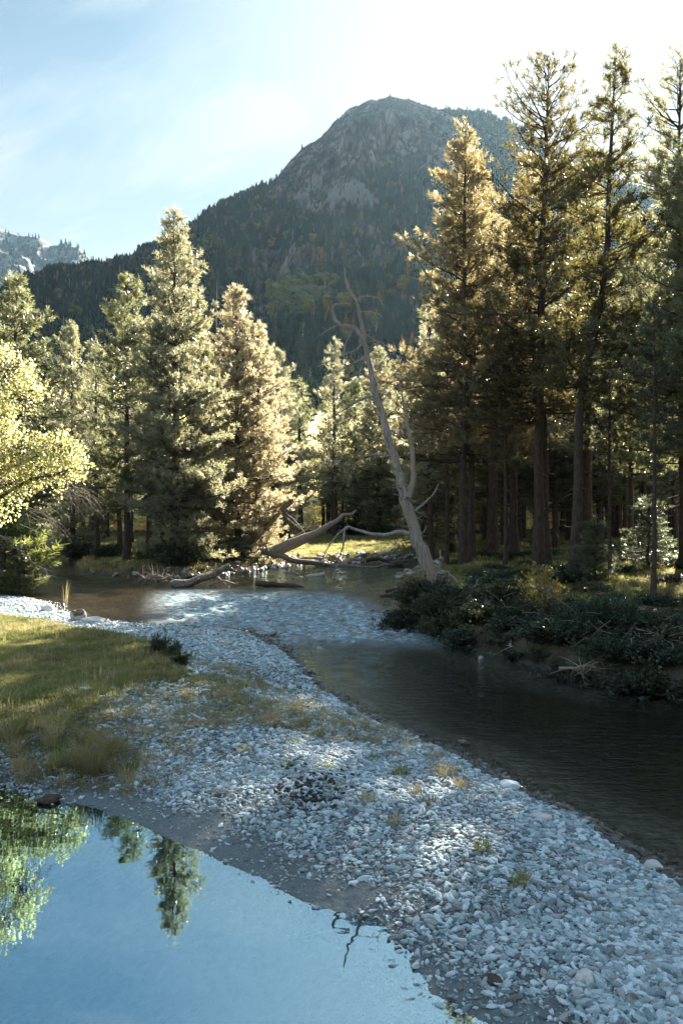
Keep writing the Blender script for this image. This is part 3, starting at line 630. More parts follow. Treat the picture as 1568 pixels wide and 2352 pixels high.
# hero trees
x, y, z, H = place(400, 39, 485)
t_main = make_tree('pine_tree', pine(11, H, 3.2, 0.04, whorl=0.34, nb=6, dead=10, K=14), (x, y, z-0.05), 0, 1, 'tallest pine on the far bank, bare spindly tip, left of the fallen trunks', 'tree', col=OLIVE)
x, y, z, H = place(292, 42, 638)
t_b = make_tree('pine_tree', pine(12, H, 3.3, 0.20, whorl=0.42, nb=6, dead=16, K=13, sub=0.95), (x, y, z-0.05), 0, 1, 'broad dark-bellied pine just left of the tallest far bank pine', 'tree', col=GREEN)
x, y, z, H = place(545, 45, 660)
t_c = make_tree('pine_tree', pine(13, H, 3.1, 0.05, whorl=0.36, nb=6, lean=(-0.02, 0), K=13), (x, y, z-0.05), 0, 1, 'tan tinted pine crowded against the right side of the tallest far bank pine', 'tree', col=TAN)
x, y, z, H = place(1063, 36, 285)
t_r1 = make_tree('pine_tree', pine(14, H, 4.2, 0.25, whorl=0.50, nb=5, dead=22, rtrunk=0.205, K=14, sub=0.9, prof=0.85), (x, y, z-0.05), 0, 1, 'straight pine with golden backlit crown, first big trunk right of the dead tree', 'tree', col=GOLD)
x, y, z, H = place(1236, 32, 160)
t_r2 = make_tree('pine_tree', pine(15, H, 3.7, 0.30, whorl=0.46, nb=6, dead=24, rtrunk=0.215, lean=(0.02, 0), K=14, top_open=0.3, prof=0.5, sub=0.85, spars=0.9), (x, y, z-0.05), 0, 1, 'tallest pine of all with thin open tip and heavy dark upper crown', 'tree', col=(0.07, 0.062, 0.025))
x, y, z, H = place(1318, 27, 130)
t_r3 = make_tree('pine_tree', pine(16, H, 2.5, 0.36, whorl=0.46, nb=5, dead=18, rtrunk=0.18, K=13, prof=0.8, sub=0.85, curve=([0, 0.35, 0.5, 0.62, 1], [0, 0.15, 0.75, 1.15, 1.35])), (x, y, z-0.05), 0, 1, 'narrow pointed pine whose trunk bends right below the crown', 'tree', col=(0.075, 0.072, 0.028))
t_f1 = pine(17, 16, 2.5, 0.28, whorl=0.5, nb=5, dead=24, K=12, sub=0.8)
t_f2 = pine(18, 14, 2.0, 0.22, whorl=0.42, nb=5, dead=16, K=12, sub=0.85)
t_f3 = pine(19, 13, 1.3, 0.40, whorl=0.5, nb=4, dead=26, K=11, sub=0.8, rtrunk=0.11)
x, y, z, H = place(1180, 40, 520)
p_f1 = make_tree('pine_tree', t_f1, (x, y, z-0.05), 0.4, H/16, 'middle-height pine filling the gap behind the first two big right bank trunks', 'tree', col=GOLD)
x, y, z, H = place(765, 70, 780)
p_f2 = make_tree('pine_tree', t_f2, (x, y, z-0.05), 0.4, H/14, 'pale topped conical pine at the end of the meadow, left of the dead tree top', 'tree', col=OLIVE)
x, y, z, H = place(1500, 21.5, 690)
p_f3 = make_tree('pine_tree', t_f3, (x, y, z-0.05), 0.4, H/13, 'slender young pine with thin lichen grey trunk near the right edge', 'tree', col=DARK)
t_f1_ = p_f1
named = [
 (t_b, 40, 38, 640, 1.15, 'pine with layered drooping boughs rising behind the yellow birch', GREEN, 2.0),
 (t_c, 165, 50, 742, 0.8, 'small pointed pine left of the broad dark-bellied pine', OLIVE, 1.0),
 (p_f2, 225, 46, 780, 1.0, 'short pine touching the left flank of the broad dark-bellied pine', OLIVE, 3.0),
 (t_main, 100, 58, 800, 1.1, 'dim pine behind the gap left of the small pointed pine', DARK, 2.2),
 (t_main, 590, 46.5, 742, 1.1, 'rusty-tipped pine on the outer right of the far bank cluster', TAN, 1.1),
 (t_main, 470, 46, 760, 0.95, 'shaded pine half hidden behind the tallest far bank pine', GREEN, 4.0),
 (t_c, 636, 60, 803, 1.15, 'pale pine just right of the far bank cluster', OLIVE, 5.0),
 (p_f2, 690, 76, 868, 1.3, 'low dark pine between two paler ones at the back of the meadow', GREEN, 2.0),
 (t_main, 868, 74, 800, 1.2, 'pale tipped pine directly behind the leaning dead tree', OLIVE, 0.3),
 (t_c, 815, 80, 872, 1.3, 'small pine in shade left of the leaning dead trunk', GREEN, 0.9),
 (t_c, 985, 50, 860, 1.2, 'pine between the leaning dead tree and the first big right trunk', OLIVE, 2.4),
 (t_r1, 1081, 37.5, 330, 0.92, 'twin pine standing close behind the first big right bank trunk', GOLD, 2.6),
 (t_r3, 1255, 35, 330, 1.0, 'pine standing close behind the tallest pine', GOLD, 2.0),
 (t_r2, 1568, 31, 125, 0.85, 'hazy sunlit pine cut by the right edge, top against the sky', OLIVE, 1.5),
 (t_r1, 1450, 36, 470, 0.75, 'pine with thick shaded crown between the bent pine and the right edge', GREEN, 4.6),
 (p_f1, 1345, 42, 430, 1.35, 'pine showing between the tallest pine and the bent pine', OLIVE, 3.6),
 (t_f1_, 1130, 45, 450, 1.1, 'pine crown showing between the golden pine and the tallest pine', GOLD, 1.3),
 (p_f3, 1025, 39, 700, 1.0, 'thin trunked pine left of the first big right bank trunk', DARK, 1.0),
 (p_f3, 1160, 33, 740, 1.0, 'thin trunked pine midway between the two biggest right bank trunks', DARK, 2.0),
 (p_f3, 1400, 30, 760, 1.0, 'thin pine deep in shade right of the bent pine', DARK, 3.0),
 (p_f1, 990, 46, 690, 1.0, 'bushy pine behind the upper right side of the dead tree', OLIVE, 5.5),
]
for src_, u, D, tv, wsc, lab, col, rz in named:
    x, y, z, H = place(u, D, tv); h0 = max(v.co.z for v in [c for c in src_.children if c.name.startswith('trunk')][0].data.vertices)
    k = H/h0; copy_tree(src_, (x, y, z-0.05), rz, (k*wsc, k*wsc, k), lab, col=col)
# forest behind, the skyline kept under the heroes
FT = ([-400, 0, 60, 160, 300, 560, 640, 700, 800, 930, 985, 1060, 1150, 1568, 2600], [720, 770, 800, 830, 820, 880, 860, 905, 900, 870, 800, 720, 680, 660, 560])
groups = {'L': ('pines of the shaded wood behind the far bank pines', 'dark pine in the shaded wood behind the far bank pines'),
          'C': ('pines closing the end of the bright meadow', 'dark pine closing off the end of the bright meadow'),
          'R': ('pines of the dark forest behind the big right bank trunks', 'dim pine in the dark forest behind the big right bank trunks'),
          'O': ('pines on the right bank beyond the edge of the picture', 'pine on the right bank beyond the edge of the picture')}
def fill(zone, n, urange, drange, seed, hmin=9, kinds=(p_f1, p_f2, p_f3, t_b)):
    g = np.random.default_rng(seed); got = []; tries = 0
    while len(got) < n and tries < n*60:
        tries += 1; D = math.sqrt(g.uniform(drange[0]**2, drange[1]**2)); u = g.uniform(*urange); x = X(u, D)
        if any((x-a)**2+(D-b)**2 < 4.2 for a, b in got): continue
        hh_, dd_, *_r = height(np.array([x]), np.array([D]))
        if dd_[0] < 1.5: continue
        tq = (D-57)/0.906
        if 1 < tq < 34 and abs(x-(0.4226*tq-1)) < 6.5 and zone != 'C': continue
        vt = np.interp(u, *FT)+g.uniform(0, 150); H = Z(vt, D)-hh_[0]
        H = min(H, g.uniform(14, 20))
        if H < hmin: continue
        got.append((x, D)); s_ = kinds[g.integers(0, len(kinds))]; h0 = {p_f1: 16, p_f2: 14, p_f3: 13, t_b: 14.6}.get(s_, 16)
        k = H/h0; w = k*g.uniform(1.0, 1.5)
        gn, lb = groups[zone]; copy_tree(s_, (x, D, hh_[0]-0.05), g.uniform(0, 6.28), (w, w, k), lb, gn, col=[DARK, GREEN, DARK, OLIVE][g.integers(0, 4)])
fill('L', 52, (-60, 600), (48, 95), 201)
fill('C', 30, (600, 950), (82, 112), 202)
fill('R', 66, (955, 1600), (48, 100), 203)
# trees past the frame edge on the right bank: they throw the shade over the gravel bar
g = np.random.default_rng(205); DW = []
T_, B_, C_ = pine(21, 16, 3.2, 0.03, whorl=0.42, nb=6, K=9, sub=0.8, tuftL=0.48); mw = MB(); mw.v = T_.v+C_.v; mw.f4 = [f for f in T_.f4]+[f+T_.n for f in C_.f4]; mw.f3 = list(T_.f3); mw.n = T_.n+C_.n
M_WOODN = leaf_mat('distant_needles', 0.35, 0.5, 0.4); 
wood_src = mw.build('w', M_WOODN, smooth=False); wood_src.color = (*DARK, 1)
n = 620; D = np.sqrt(g.uniform(92**2, 250**2, n)); D[:90] = g.uniform(92, 108, 90); u = g.uniform(-200, 1800, n); x = (u-784)/F*D; hh_ = height(x, D)[0]
H = np.minimum(CAM_H+(1176-np.interp(u, *FT)-g.uniform(20, 140, n))/F*D-hh_, g.uniform(11, 19, n)); k = H > 7; x, D, H, hh_ = x[k], D[k], H[k], hh_[k]; n = len(x)
scatter('distant_wood', np.stack([x, D, hh_-0.1], -1), np.stack([x*0, x*0, g.uniform(0, 6, n)], -1), np.stack([H/16*1.5, H/16*1.5, H/16], -1), x*0, [wood_src], 'far-off pine wood closing the valley floor behind the nearer trees')
g = np.random.default_rng(77)
for (x, y, H) in [(13.2, 22, 17), (16.5, 25.5, 19), (12.6, 17.8, 14), (20, 21, 18), (23, 28, 19), (15.5, 19.5, 15), (22, 35, 18), (26, 32, 19), (29, 25, 18), (19, 16, 16), (24, 19, 17), (12.6, 26.5, 17), (10.9, 23.3, 14), (13.6, 30, 17)]:  # the last few are unseen pines added to block a sun glint on the river
    s_ = (p_f1, p_f2, t_r1)[g.integers(0, 3)]; h0 = {p_f1: 16, p_f2: 14}.get(s_, 20)
    k = H/h0; copy_tree(s_, (x, y, hz1(x, y)-0.05), g.uniform(0, 6), (k*1.15, k*1.15, k), groups['O'][1], groups['O'][0], col=GREEN)

# ------------------------------------------------------------------ pebbles of the gravel bar
def pebble_sources(k, mat, sub, flat=(0.45, 0.8), seed0=300):
    out = []
    for i in range(k):
        mb = MB(); g = np.random.default_rng(seed0+i); stone(mb, (0, 0, 0), 0.5, seed0+i, sub, g.uniform(*flat), 0.22, 0, 1.4); out.append(mb.build('p', mat))
    return out
def bar_pts(n, seed, ylo=3.0, yhi=27.0, pw=1.6):
    g = np.random.default_rng(seed); y = ylo+(yhi-ylo)*g.uniform(0, 1, n)**pw
    x = g.uniform(-1, 1, n)*(0.47*y+1.2); return x, y, g
def gravel_cover(n, seed, smin, smax, dens, shrink=1.0, pw=1.6, sigma=0.4):
    x, y, g = bar_pts(n, seed, pw=pw); x = x+0.9
    h, d, dp, dr, gr, right, far = height(x, y)
    tz = sm(0.05, 0.45, fbm(x*0.55+3, y*0.55, o=4, seed=31))*sm(1.6, 0.2, sdist(x, y, [W(*p) for p in [(470, 1570), (620, 1640), (760, 1700), (860, 1720), (1050, 1800), (1000, 1850), (820, 1830), (700, 1790), (560, 1740), (470, 1680)]]))
    mu = sm(0.3, -0.3, sdist(x, y, MUD)+0.15*fbm(x*2, y*2, o=3, seed=21))
    patchy = sm(-0.65, 0.25, fbm(x*0.8, y*0.8, o=3, seed=61))
    far_pool = sm(0.1, 1.0, dp)
    P = dens*(1-gr)*(1-0.3*tz)*(1-0.80*mu)*(0.30+0.70*patchy)*(0.45+0.55*far_pool)*(1-right)*(y < 27)*(x < np.interp(y, [0, 9, 12, 14, 17, 20, 27], [20, 12, 6.5, 3.5, 2.0, 1.0, 0.5]))
    P = P*np.where(dr < 0, sm(-0.5, 0.0, dr)*0.8, 1)*np.where(dp < 0, sm(-0.5, 0.0, dp)*0.5, 1)
    k = g.uniform(0, 1, n) < P; x, y, h, d, dr, mu = x[k], y[k], h[k], d[k], dr[k], mu[k]; n = len(x)
    sz = np.exp(g.normal(0, sigma, n))*(smin+(smax-smin)*0.17); sz = np.clip(sz, smin, smax)*(1-0.35*mu)*shrink
    sz = sz*(1+0.35*sm(7, 22, y))
    return x, y, h, d, dr, sz, g
def put_pebbles(name, x, y, h, sz, g, src, label, lift=0.12):
    n = len(x); rot = np.stack([g.normal(0, .25, n), g.normal(0, .25, n), g.uniform(0, 6.28, n)], -1)
    sc = np.stack([sz*g.uniform(0.9, 1.5, n), sz*g.uniform(0.75, 1.1, n), sz*g.uniform(0.7, 1.15, n)], -1)
    scatter(name, np.stack([x, y, h+sz*lift], -1), rot, sc, g.integers(0, len(src), n), src, label)
x, y, h, d, dr, sz, g = gravel_cover(900000, 401, 0.015, 0.088, 1.0, sigma=0.55)
wet = (dr < 0.03)
print('NPEB', (~wet).sum(), wet.sum())
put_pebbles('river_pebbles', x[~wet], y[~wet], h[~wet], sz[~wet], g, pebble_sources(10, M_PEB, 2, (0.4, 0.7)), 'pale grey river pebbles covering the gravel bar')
x2, y2, h2, d2, dr2, sz2, g2 = gravel_cover(150000, 402, 0.010, 0.034, 1.0, pw=2.0)
dry2 = dr2 > 0.05
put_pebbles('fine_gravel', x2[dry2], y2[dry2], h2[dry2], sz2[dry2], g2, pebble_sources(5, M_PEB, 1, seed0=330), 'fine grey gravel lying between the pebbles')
put_pebbles('wet_pebbles', x[wet], y[wet], h[wet], sz[wet]*1.1, g, pebble_sources(6, M_WETPEB, 2, seed0=350), 'wet dark pebbles along the river edge and under its shallow water')
# stones breaking the riffle and lining the far shore
g = np.random.default_rng(405); n = 9000
x = g.uniform(-16, 6, n); y = g.uniform(16, 56, n); h, d, dp, dr, gr, right, far = height(x, y)
k = (far > 0.5)*(np.abs(dr-0.1) < 0.9)*(g.uniform(0, 1, n) < 0.8*sm(-14, -3, x)*(y > 36)) + (dr < -0.2)*(y > 16)*(y < 24)*(np.abs(x) < 4.2)*(g.uniform(0, 1, n) < 0.10)
k = k > 0; x, y, h, d = x[k], y[k], h[k], d[k]; n = len(x)
put_pebbles('shore_stones', x, y, h, np.where(y > 30, g.uniform(0.12, 0.42, n), g.uniform(0.1, 0.26, n)), g, pebble_sources(6, rock_mat('shore_stone', [(0.0, (0.10, 0.085, 0.07)), (0.6, (0.24, 0.21, 0.18)), (1.0, (0.5, 0.47, 0.43))], 5.0, 0.35), 2, seed0=370), 'wet stones breaking the riffle and lining the far shore', 0.3)

# single rocks
def rock_thing(u, v, size, seed, mat, label, flat=0.6, rz=0.0, lift=0.25, rough=0.2):
    x, y = W(u, v); mb = MB(); stone(mb, (0, 0, 0), size, seed, 4, flat, rough, rz, 1.2); o = mb.build('boulder', mat)
    o.location = (x, y, max(hz1(x, y), -0.05)+size*flat*lift); return tag(o, label, 'rock')
rock_thing(110, 1412, 0.22, 501, M_BOULDER, 'small white boulder on the sunlit shingle at the far left', 0.85)
rock_thing(180, 1434, 0.24, 502, M_MOSSROCK, 'brown moss-topped rock leaning on a grey one at the water edge', 0.95, lift=0.35)
rock_thing(212, 1440, 0.34, 503, M_BOULDER, 'flat grey granite rock beside the mossy rock', 0.42, 0.4)
rock_thing(1345, 2290, 0.085, 504, M_BOULDER, 'angular pale rock, biggest among the pebbles near the bottom', 0.5, 0.9)
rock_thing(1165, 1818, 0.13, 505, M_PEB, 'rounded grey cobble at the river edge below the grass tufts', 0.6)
rock_thing(1497, 1995, 0.085, 506, M_BOULDER, 'squarish white cobble at the river edge on the right', 0.7)
rock_thing(1130, 2275, 0.075, 507, M_DARKWOOD, 'dark wet stone lying in the shallow pool margin', 0.35, 0.2)
rock_thing(1240, 1900, 0.11, 508, M_BOULDER, 'flat pale cobble in the middle of the gravel bar', 0.45, 0.2)
rock_thing(1065, 1700, 0.10, 509, M_WETPEB, 'dark wet stone poking from the river edge', 0.5)
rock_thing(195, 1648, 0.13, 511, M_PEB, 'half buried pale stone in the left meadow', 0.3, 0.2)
rock_thing(115, 1842, 0.11, 512, M_DARKWOOD, 'dark wet rock at the left end of the pool', 0.6, 0.5)

# charred debris of an old camp fire
g = np.random.default_rng(420); n = 190; cx_, cy_ = CHARP
x = cx_+g.normal(0, 0.20, n); y = cy_+g.normal(0, 0.26, n)
put_pebbles('charred_debris', x, y, height(x, y)[0], g.uniform(0.02, 0.065, n), g, pebble_sources(3, M_CHAR, 1, seed0=380), 'blackened charcoal and stones of an old fire on the gravel bar', 0.45)

# ------------------------------------------------------------------ grass
def grass_src(seed, k, hgt, spread, wid, mat, droop=0.5, lean=0.5):
    g = np.random.default_rng(seed); a = g.uniform(0, 6.283, k); r = spread*np.sqrt(g.uniform(0, 1, k)); az = a+g.normal(0, 0.7, k)
    H = hgt*g.uniform(0.5, 1.1, k); ln = lean*g.uniform(0.1, 1.0, k); base = np.stack([r*np.cos(a), r*np.sin(a), 0*a-0.01], -1)
    o = np.stack([np.cos(az), np.sin(az), 0*az], -1); sd_ = np.stack([-np.sin(az), np.cos(az), 0*az], -1)*wid*0.5
    p1 = base+o*(H*ln*0.35)[:, None]+np.array([0, 0, 1])*(H*0.6)[:, None]
    p2 = base+o*(H*ln*1.0)[:, None]+np.array([0, 0, 1])*(H*(1-0.35*droop*ln))[:, None]
    v = np.stack([base-sd_, base+sd_, p1+sd_*0.8, p1-sd_*0.8, p2], 1).reshape(-1, 3)
    i = np.arange(k)[:, None]*5; mb = MB(); mb.add(v, f4=i+np.array([[0, 1, 2, 3]]), f3=i+np.array([[3, 2, 4]])); return mb
def grass_mat(name, stops, tr=(1.8, 1.75, 1.4)):
    m, t, b, out = new_mat(name); oi = t.nodes.new('ShaderNodeObjectInfo'); ge = t.nodes.new('ShaderNodeNewGeometry')
    n = t.nodes.new('ShaderNodeTexNoise'); n.inputs['Scale'].default_value = 0.55; n.inputs['Detail'].default_value = 3; t.links.new(ge.outputs['Position'], n.inputs[0])
    f = mth(t, 'ADD', mth(t, 'MULTIPLY', oi.outputs['Random'], 0.45), mth(t, 'MULTIPLY', mth(t, 'SUBTRACT', n.outputs[0], 0.2), 0.9))
    r = ramp(t, stops); t.links.new(f, r.inputs[0]); c = r.outputs[0]; t.links.new(c, b.inputs['Base Color']); b.inputs['Roughness'].default_value = 0.55; b.inputs['Specular IOR Level'].default_value = 0.3
    tl = t.nodes.new('ShaderNodeBsdfTranslucent'); t.links.new(mixc(t, 1.0, c, tr, 'MULTIPLY'), tl.inputs[0])
    mx = t.nodes.new('ShaderNodeMixShader'); mx.inputs[0].default_value = 0.35; t.links.new(b.outputs[0], mx.inputs[1]); t.links.new(tl.outputs[0], mx.inputs[2]); t.links.new(mx.outputs[0], out.inputs[0]); return m
M_GRASS = grass_mat('meadow_grass', [(0.1, (0.08, 0.105, 0.03)), (0.45, (0.17, 0.19, 0.06)), (0.72, (0.27, 0.26, 0.11)), (0.95, (0.48, 0.42, 0.25))])
M_DRY = grass_mat('dry_grass', [(0.1, (0.15, 0.14, 0.07)), (0.5, (0.28, 0.235, 0.13)), (0.9, (0.50, 0.42, 0.28))])
g = np.random.default_rng(430)
# left meadow
n = 60000; y = 8+17*g.uniform(0, 1, n)**1.2; x = -y*0.56-1+g.uniform(0, 1, n)*(y*0.56+1+1.0)
h, d, dp, dr, gr, right, far = height(x, y); k = (g.uniform(0, 1, n) < gr*0.62)*(d > 0.03)*(y < 24); x, y, h = x[k > 0], y[k > 0], h[k > 0]; n = len(x)
S_ = [grass_src(600+i, 26, 0.065, 0.10, 0.006, M_GRASS, lean=0.9).build('g', M_GRASS, smooth=False) for i in range(5)]+[grass_src(610, 16, 0.11, 0.09, 0.005, M_DRY).build('g', M_DRY, smooth=False)]
pk = np.where(g.uniform(0, 1, n) < 0.05+0.25*(fbm(x*0.6, y*0.6, o=2, seed=77) > 0.25), 5, g.integers(0, 5, n)); s_ = g.uniform(0.5, 1.3, n)*np.clip(1+0.55*fbm(x*1.3, y*1.3, o=3, seed=78), 0.35, 2.2)*np.where(g.uniform(0, 1, n) < 0.02, 1.9, 1)
scatter('meadow_grass', np.stack([x, y, h], -1), np.stack([x*0, x*0, g.uniform(0, 6.28, n)], -1), np.stack([s_, s_, s_], -1), pk, S_, 'short green and straw coloured grass of the left meadow')
# far bank and forest floor
n = 120000; y = np.exp(g.uniform(math.log(20), math.log(75), n)); x = g.uniform(-0.56, 0.56, n)*y
h, d, dp, dr, gr, right, far = height(x, y); k = (d > 0.08)*(far+right > 0.5)*(g.uniform(0, 1, n) < np.where(right > 0.5, 0.25, 0.55)); k = k > 0; x, y, h, d, right = x[k], y[k], h[k], d[k], right[k]; n = len(x)
S_ = [grass_src(620+i, 26, 0.17, 0.24, 0.018, M_GRASS, lean=0.8).build('g', M_GRASS, smooth=False) for i in range(4)]+[grass_src(630, 22, 0.30, 0.2, 0.016, M_DRY).build('g', M_DRY, smooth=False)]
pk = np.where(g.uniform(0, 1, n) < 0.12+0.5*(d < 0.7), 4, g.integers(0, 4, n)); s_ = g.uniform(0.5, 1.2, n)*np.where(y < 30, 0.7, 1)
scatter('bank_grass', np.stack([x, y, h], -1), np.stack([x*0, x*0, g.uniform(0, 6.28, n)], -1), np.stack([s_, s_, s_], -1), pk, S_, 'rough grass over the far meadow and the forest floor')
# weeds in the stones
band_poly = [W(*p) for p in [(470, 1570), (620, 1640), (760, 1700), (860, 1720), (1050, 1800), (1000, 1850), (820, 1830), (700, 1790), (560, 1740), (470, 1680)]]
n = 8000; y = g.uniform(7.5, 15, n); x = g.uniform(-4, 2.5, n); h, d, dp, dr, gr, right, far = height(x, y)
tz = sm(0.0, 0.45, fbm(x*0.55+3, y*0.55, o=4, seed=31))*sm(1.4, 0.1, sdist(x, y, band_poly)); edgeg = sm(0.7, 0.1, np.abs(sdist(x, y, GRASS)-0.2))*0.5
k = (g.uniform(0, 1, n) < np.maximum(tz*0.75, edgeg)*(d > 0.15)); x, y, h = x[k], y[k], h[k]; n = len(x)
S_ = [grass_src(640+i, 26, 0.12, 0.09, 0.005, M_DRY, lean=1.0).build('g', M_DRY, smooth=False) for i in range(3)]+[grass_src(645, 26, 0.09, 0.08, 0.005, M_GRASS, lean=0.9).build('g', M_GRASS, smooth=False)]
s_ = g.uniform(0.5, 1.25, n)
scatter('gravel_weeds', np.stack([x, y, h], -1), np.stack([x*0, x*0, g.uniform(0, 6.28, n)], -1), np.stack([s_, s_, s_], -1), g.integers(0, 4, n), S_, 'dry weeds and sparse grass spreading over the gravel beside the meadow')
# tufts one can count
def tuft(u, v, hgt, spread, k, mat, label, seed, group=None, wid=0.005, lean=0.9):
    x, y = W(u, v); o = grass_src(seed, k, hgt, spread, wid, mat, lean=lean).build('grass_tuft', mat, smooth=False)
    o.location = (x, y, hz1(x, y)); return tag(o, label, 'grass tuft', group)
tuft(1105, 1992, 0.13, 0.07, 130, M_GRASS, 'dark green grass tuft alone in the pebbles, upper one of two', 701)
tuft(1195, 2070, 0.13, 0.07, 130, M_GRASS, 'dark green grass tuft alone in the pebbles, lower one of two', 702)
tuft(920, 1808, 0.15, 0.09, 150, M_GRASS, 'yellow green tuft in the pebbles between the char patch and the river', 703)
tuft(1020, 1800, 0.20, 0.14, 130, M_DRY, 'feathery brown dry tuft nearest the river on the gravel bar', 704)
tuft(212, 1800, 0.42, 0.13, 260, M_DRY, 'tall drooping straw-coloured tuft on the lip of the pool bank', 705, lean=1.1)
tuft(250, 1770, 0.38, 0.12, 160, M_DRY, 'second straw tuft just behind the tall one on the pool bank', 706)
tuft(290, 1800, 0.20, 0.14, 160, M_GRASS, 'low green tuft on the corner of the bank where the gravel starts', 707)
tuft(150, 1385, 0.9, 0.10, 16, M_DRY, 'few tall dry stalks on the left shore of the river', 708, wid=0.012, lean=0.4)
for i, (u, v) in enumerate([(545, 1655), (640, 1700), (810, 1725), (745, 1800), (955, 1852), (845, 1882), (670, 1740), (590, 1690), (700, 1690), (860, 1770), (905, 1760), (1000, 1755), (655, 1800), (395, 1500), (480, 1600), (770, 1850), (985, 1880), (1060, 1830), (560, 1760), (450, 1700), (905, 1930), (730, 1715), (620, 1655), (430, 1640)]):
    tuft(u, v, 0.10+0.02*(i % 3), 0.07+0.01*(i % 4), 90, M_DRY if i % 3 else M_GRASS, 'small weathered grass tuft among the stones of the gravel bar', 720+i, 'grass tufts scattered over the gravel bar')

g = np.random.default_rng(745)
for i in range(22):
    u = g.uniform(20, 310); v = 1795-0.0*u+g.uniform(-75, 12)+max(0, (u-180)*0.12)
    tuft(u, v, g.uniform(0.18, 0.34), g.uniform(0.07, 0.13), 110, M_DRY if i % 4 else M_GRASS, 'straw coloured grass clump along the front edge of the left bank', 760+i, 'grass clumps on the front edge of the left bank', lean=1.1)
# ------------------------------------------------------------------ shrubs
def shrub(seed, rad, hgt, nst, leaf, nl, sharp=False, dens=1.0):
    g = np.random.default_rng(seed); St = MB(); P = []; Dv = []
    for i in range(nst):
        az = g.uniform(0, 6.283); rr = rad*g.uniform(0.25, 1.0); zt = hgt*math.sqrt(max(0.05, 1-(rr/rad)**2*0.8))*g.uniform(0.7, 1.1)
        q = np.linspace(0, 1, 6)[:, None]; e = np.array([rr*math.cos(az), rr*math.sin(az), zt]); m_ = e*np.array([0.35, 0.35, 0.6])
        pts = 2*q*(1-q)*m_+q*q*e+g.normal(0, 0.02*hgt, (6, 3)); pts[0] = (g.normal(0, .05), g.normal(0, .05), -0.05); St.tube(pts, np.linspace(0.014, 0.004, 6), 4, cap=False)
        for j in range(int(9*dens)):
            f = g.uniform(0.3, 1); c = np.array([np.interp(f, q[:, 0], pts[:, a]) for a in range(3)]); dd = np.array([math.cos(az), math.sin(az), 0.7])+g.normal(0, 0.8, 3); dd /= np.linalg.norm(dd)
            l2 = g.uniform(0.10, 0.26)*max(0.6, hgt); e2 = c+dd*l2; St.tube([c, e2], [0.006, 0.002], 3, cap=False)
            for w_ in range(nl): P.append(c+(e2-c)*g.uniform(0.2, 1.05)+g.normal(0, 0.025, 3)); Dv.append(dd+g.normal(0, 0.7, 3)+np.array([0, 0, 0.3]))
    P = np.array(P); Dv = np.array(Dv); Dv /= np.linalg.norm(Dv, axis=1)[:, None]; n = len(P); wv = np.cross(Dv, g.normal(0, 1, (n, 3))); wv /= np.linalg.norm(wv, axis=1)[:, None]
    L = leaf*g.uniform(0.6, 1.2, (n, 1)); wd = L*(0.16 if sharp else 0.42); C = MB()
    C.add(np.stack([P, P+Dv*L*0.5+wv*wd, P+Dv*L, P+Dv*L*0.5-wv*wd], 1).reshape(-1, 3), f4=np.arange(n*4).reshape(-1, 4)); return St, C
def make_shrub(mbs, loc, rz, sc, label, col, kind='shrub', cat='shrub', group=None, mat=None):
    r = empty(kind, loc, rz, sc); mbs[0].build('stems', M_TWIG if kind != 'shrub' else M_DARKWOOD, r); c = mbs[1].build('foliage', mat or M_SHRUB, r, smooth=False); c.color = (*col, 1); return tag(r, label, cat, group)
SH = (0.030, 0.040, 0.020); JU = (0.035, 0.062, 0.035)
x, y = X(985, 21.4), 21.4
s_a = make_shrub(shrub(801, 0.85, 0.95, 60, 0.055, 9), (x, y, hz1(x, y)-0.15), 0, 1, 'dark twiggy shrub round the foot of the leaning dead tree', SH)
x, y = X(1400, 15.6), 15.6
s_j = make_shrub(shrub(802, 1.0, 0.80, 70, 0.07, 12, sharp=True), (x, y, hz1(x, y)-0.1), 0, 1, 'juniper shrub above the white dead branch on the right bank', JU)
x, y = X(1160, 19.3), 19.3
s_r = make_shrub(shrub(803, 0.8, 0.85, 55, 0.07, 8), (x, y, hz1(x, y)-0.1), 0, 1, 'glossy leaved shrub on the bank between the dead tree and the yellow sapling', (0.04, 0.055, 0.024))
def copy_shrub(src_, x, y, rz, sc, label, group=None, col=None, dz=-0.12):
    r = src_.copy(); COL.objects.link(r); r.location = (x, y, hz1(x, y)+dz); r.rotation_euler = (0, 0, rz); r.scale = sc; r['label'] = label
    if group: r['group'] = group
    for ch in src_.children:
        c = ch.copy(); COL.objects.link(c); c.parent = r
        if col is not None and ch.name.startswith('foliage'): c.color = (*col, 1)
    return r
g = np.random.default_rng(811)
edge_line = [(940, 20.9), (1010, 20.1), (1060, 19.4), (1110, 18.3), (1165, 17.4), (1215, 16.6), (1265, 15.9), (1315, 15.3), (1370, 14.7), (1425, 14.3), (1480, 14.0), (1535, 13.8), (1600, 13.6)]
for i, (u, D) in enumerate(edge_line):
    for j in range(-1, 3):
        dd = D-0.05+j*0.7+(0.25 if j < 0 else 0)+g.uniform(-0.15, 0.2); uu_ = u+g.uniform(-18, 18)+j*14; s_ = [s_a, s_r, s_j][min(2, max(0, int((u-930)/170+g.uniform(-0.6, 0.6))))] if u < 1290 else [s_j, s_j, s_r][g.integers(0, 3)]
        k = g.uniform(0.42, 0.95)*(0.9 if j == 0 else 1)
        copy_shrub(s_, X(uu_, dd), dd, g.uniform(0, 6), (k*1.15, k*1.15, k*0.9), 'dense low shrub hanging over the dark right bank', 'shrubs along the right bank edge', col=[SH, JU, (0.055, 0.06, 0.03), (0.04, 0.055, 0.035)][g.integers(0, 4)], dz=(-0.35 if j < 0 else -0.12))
nun = 0
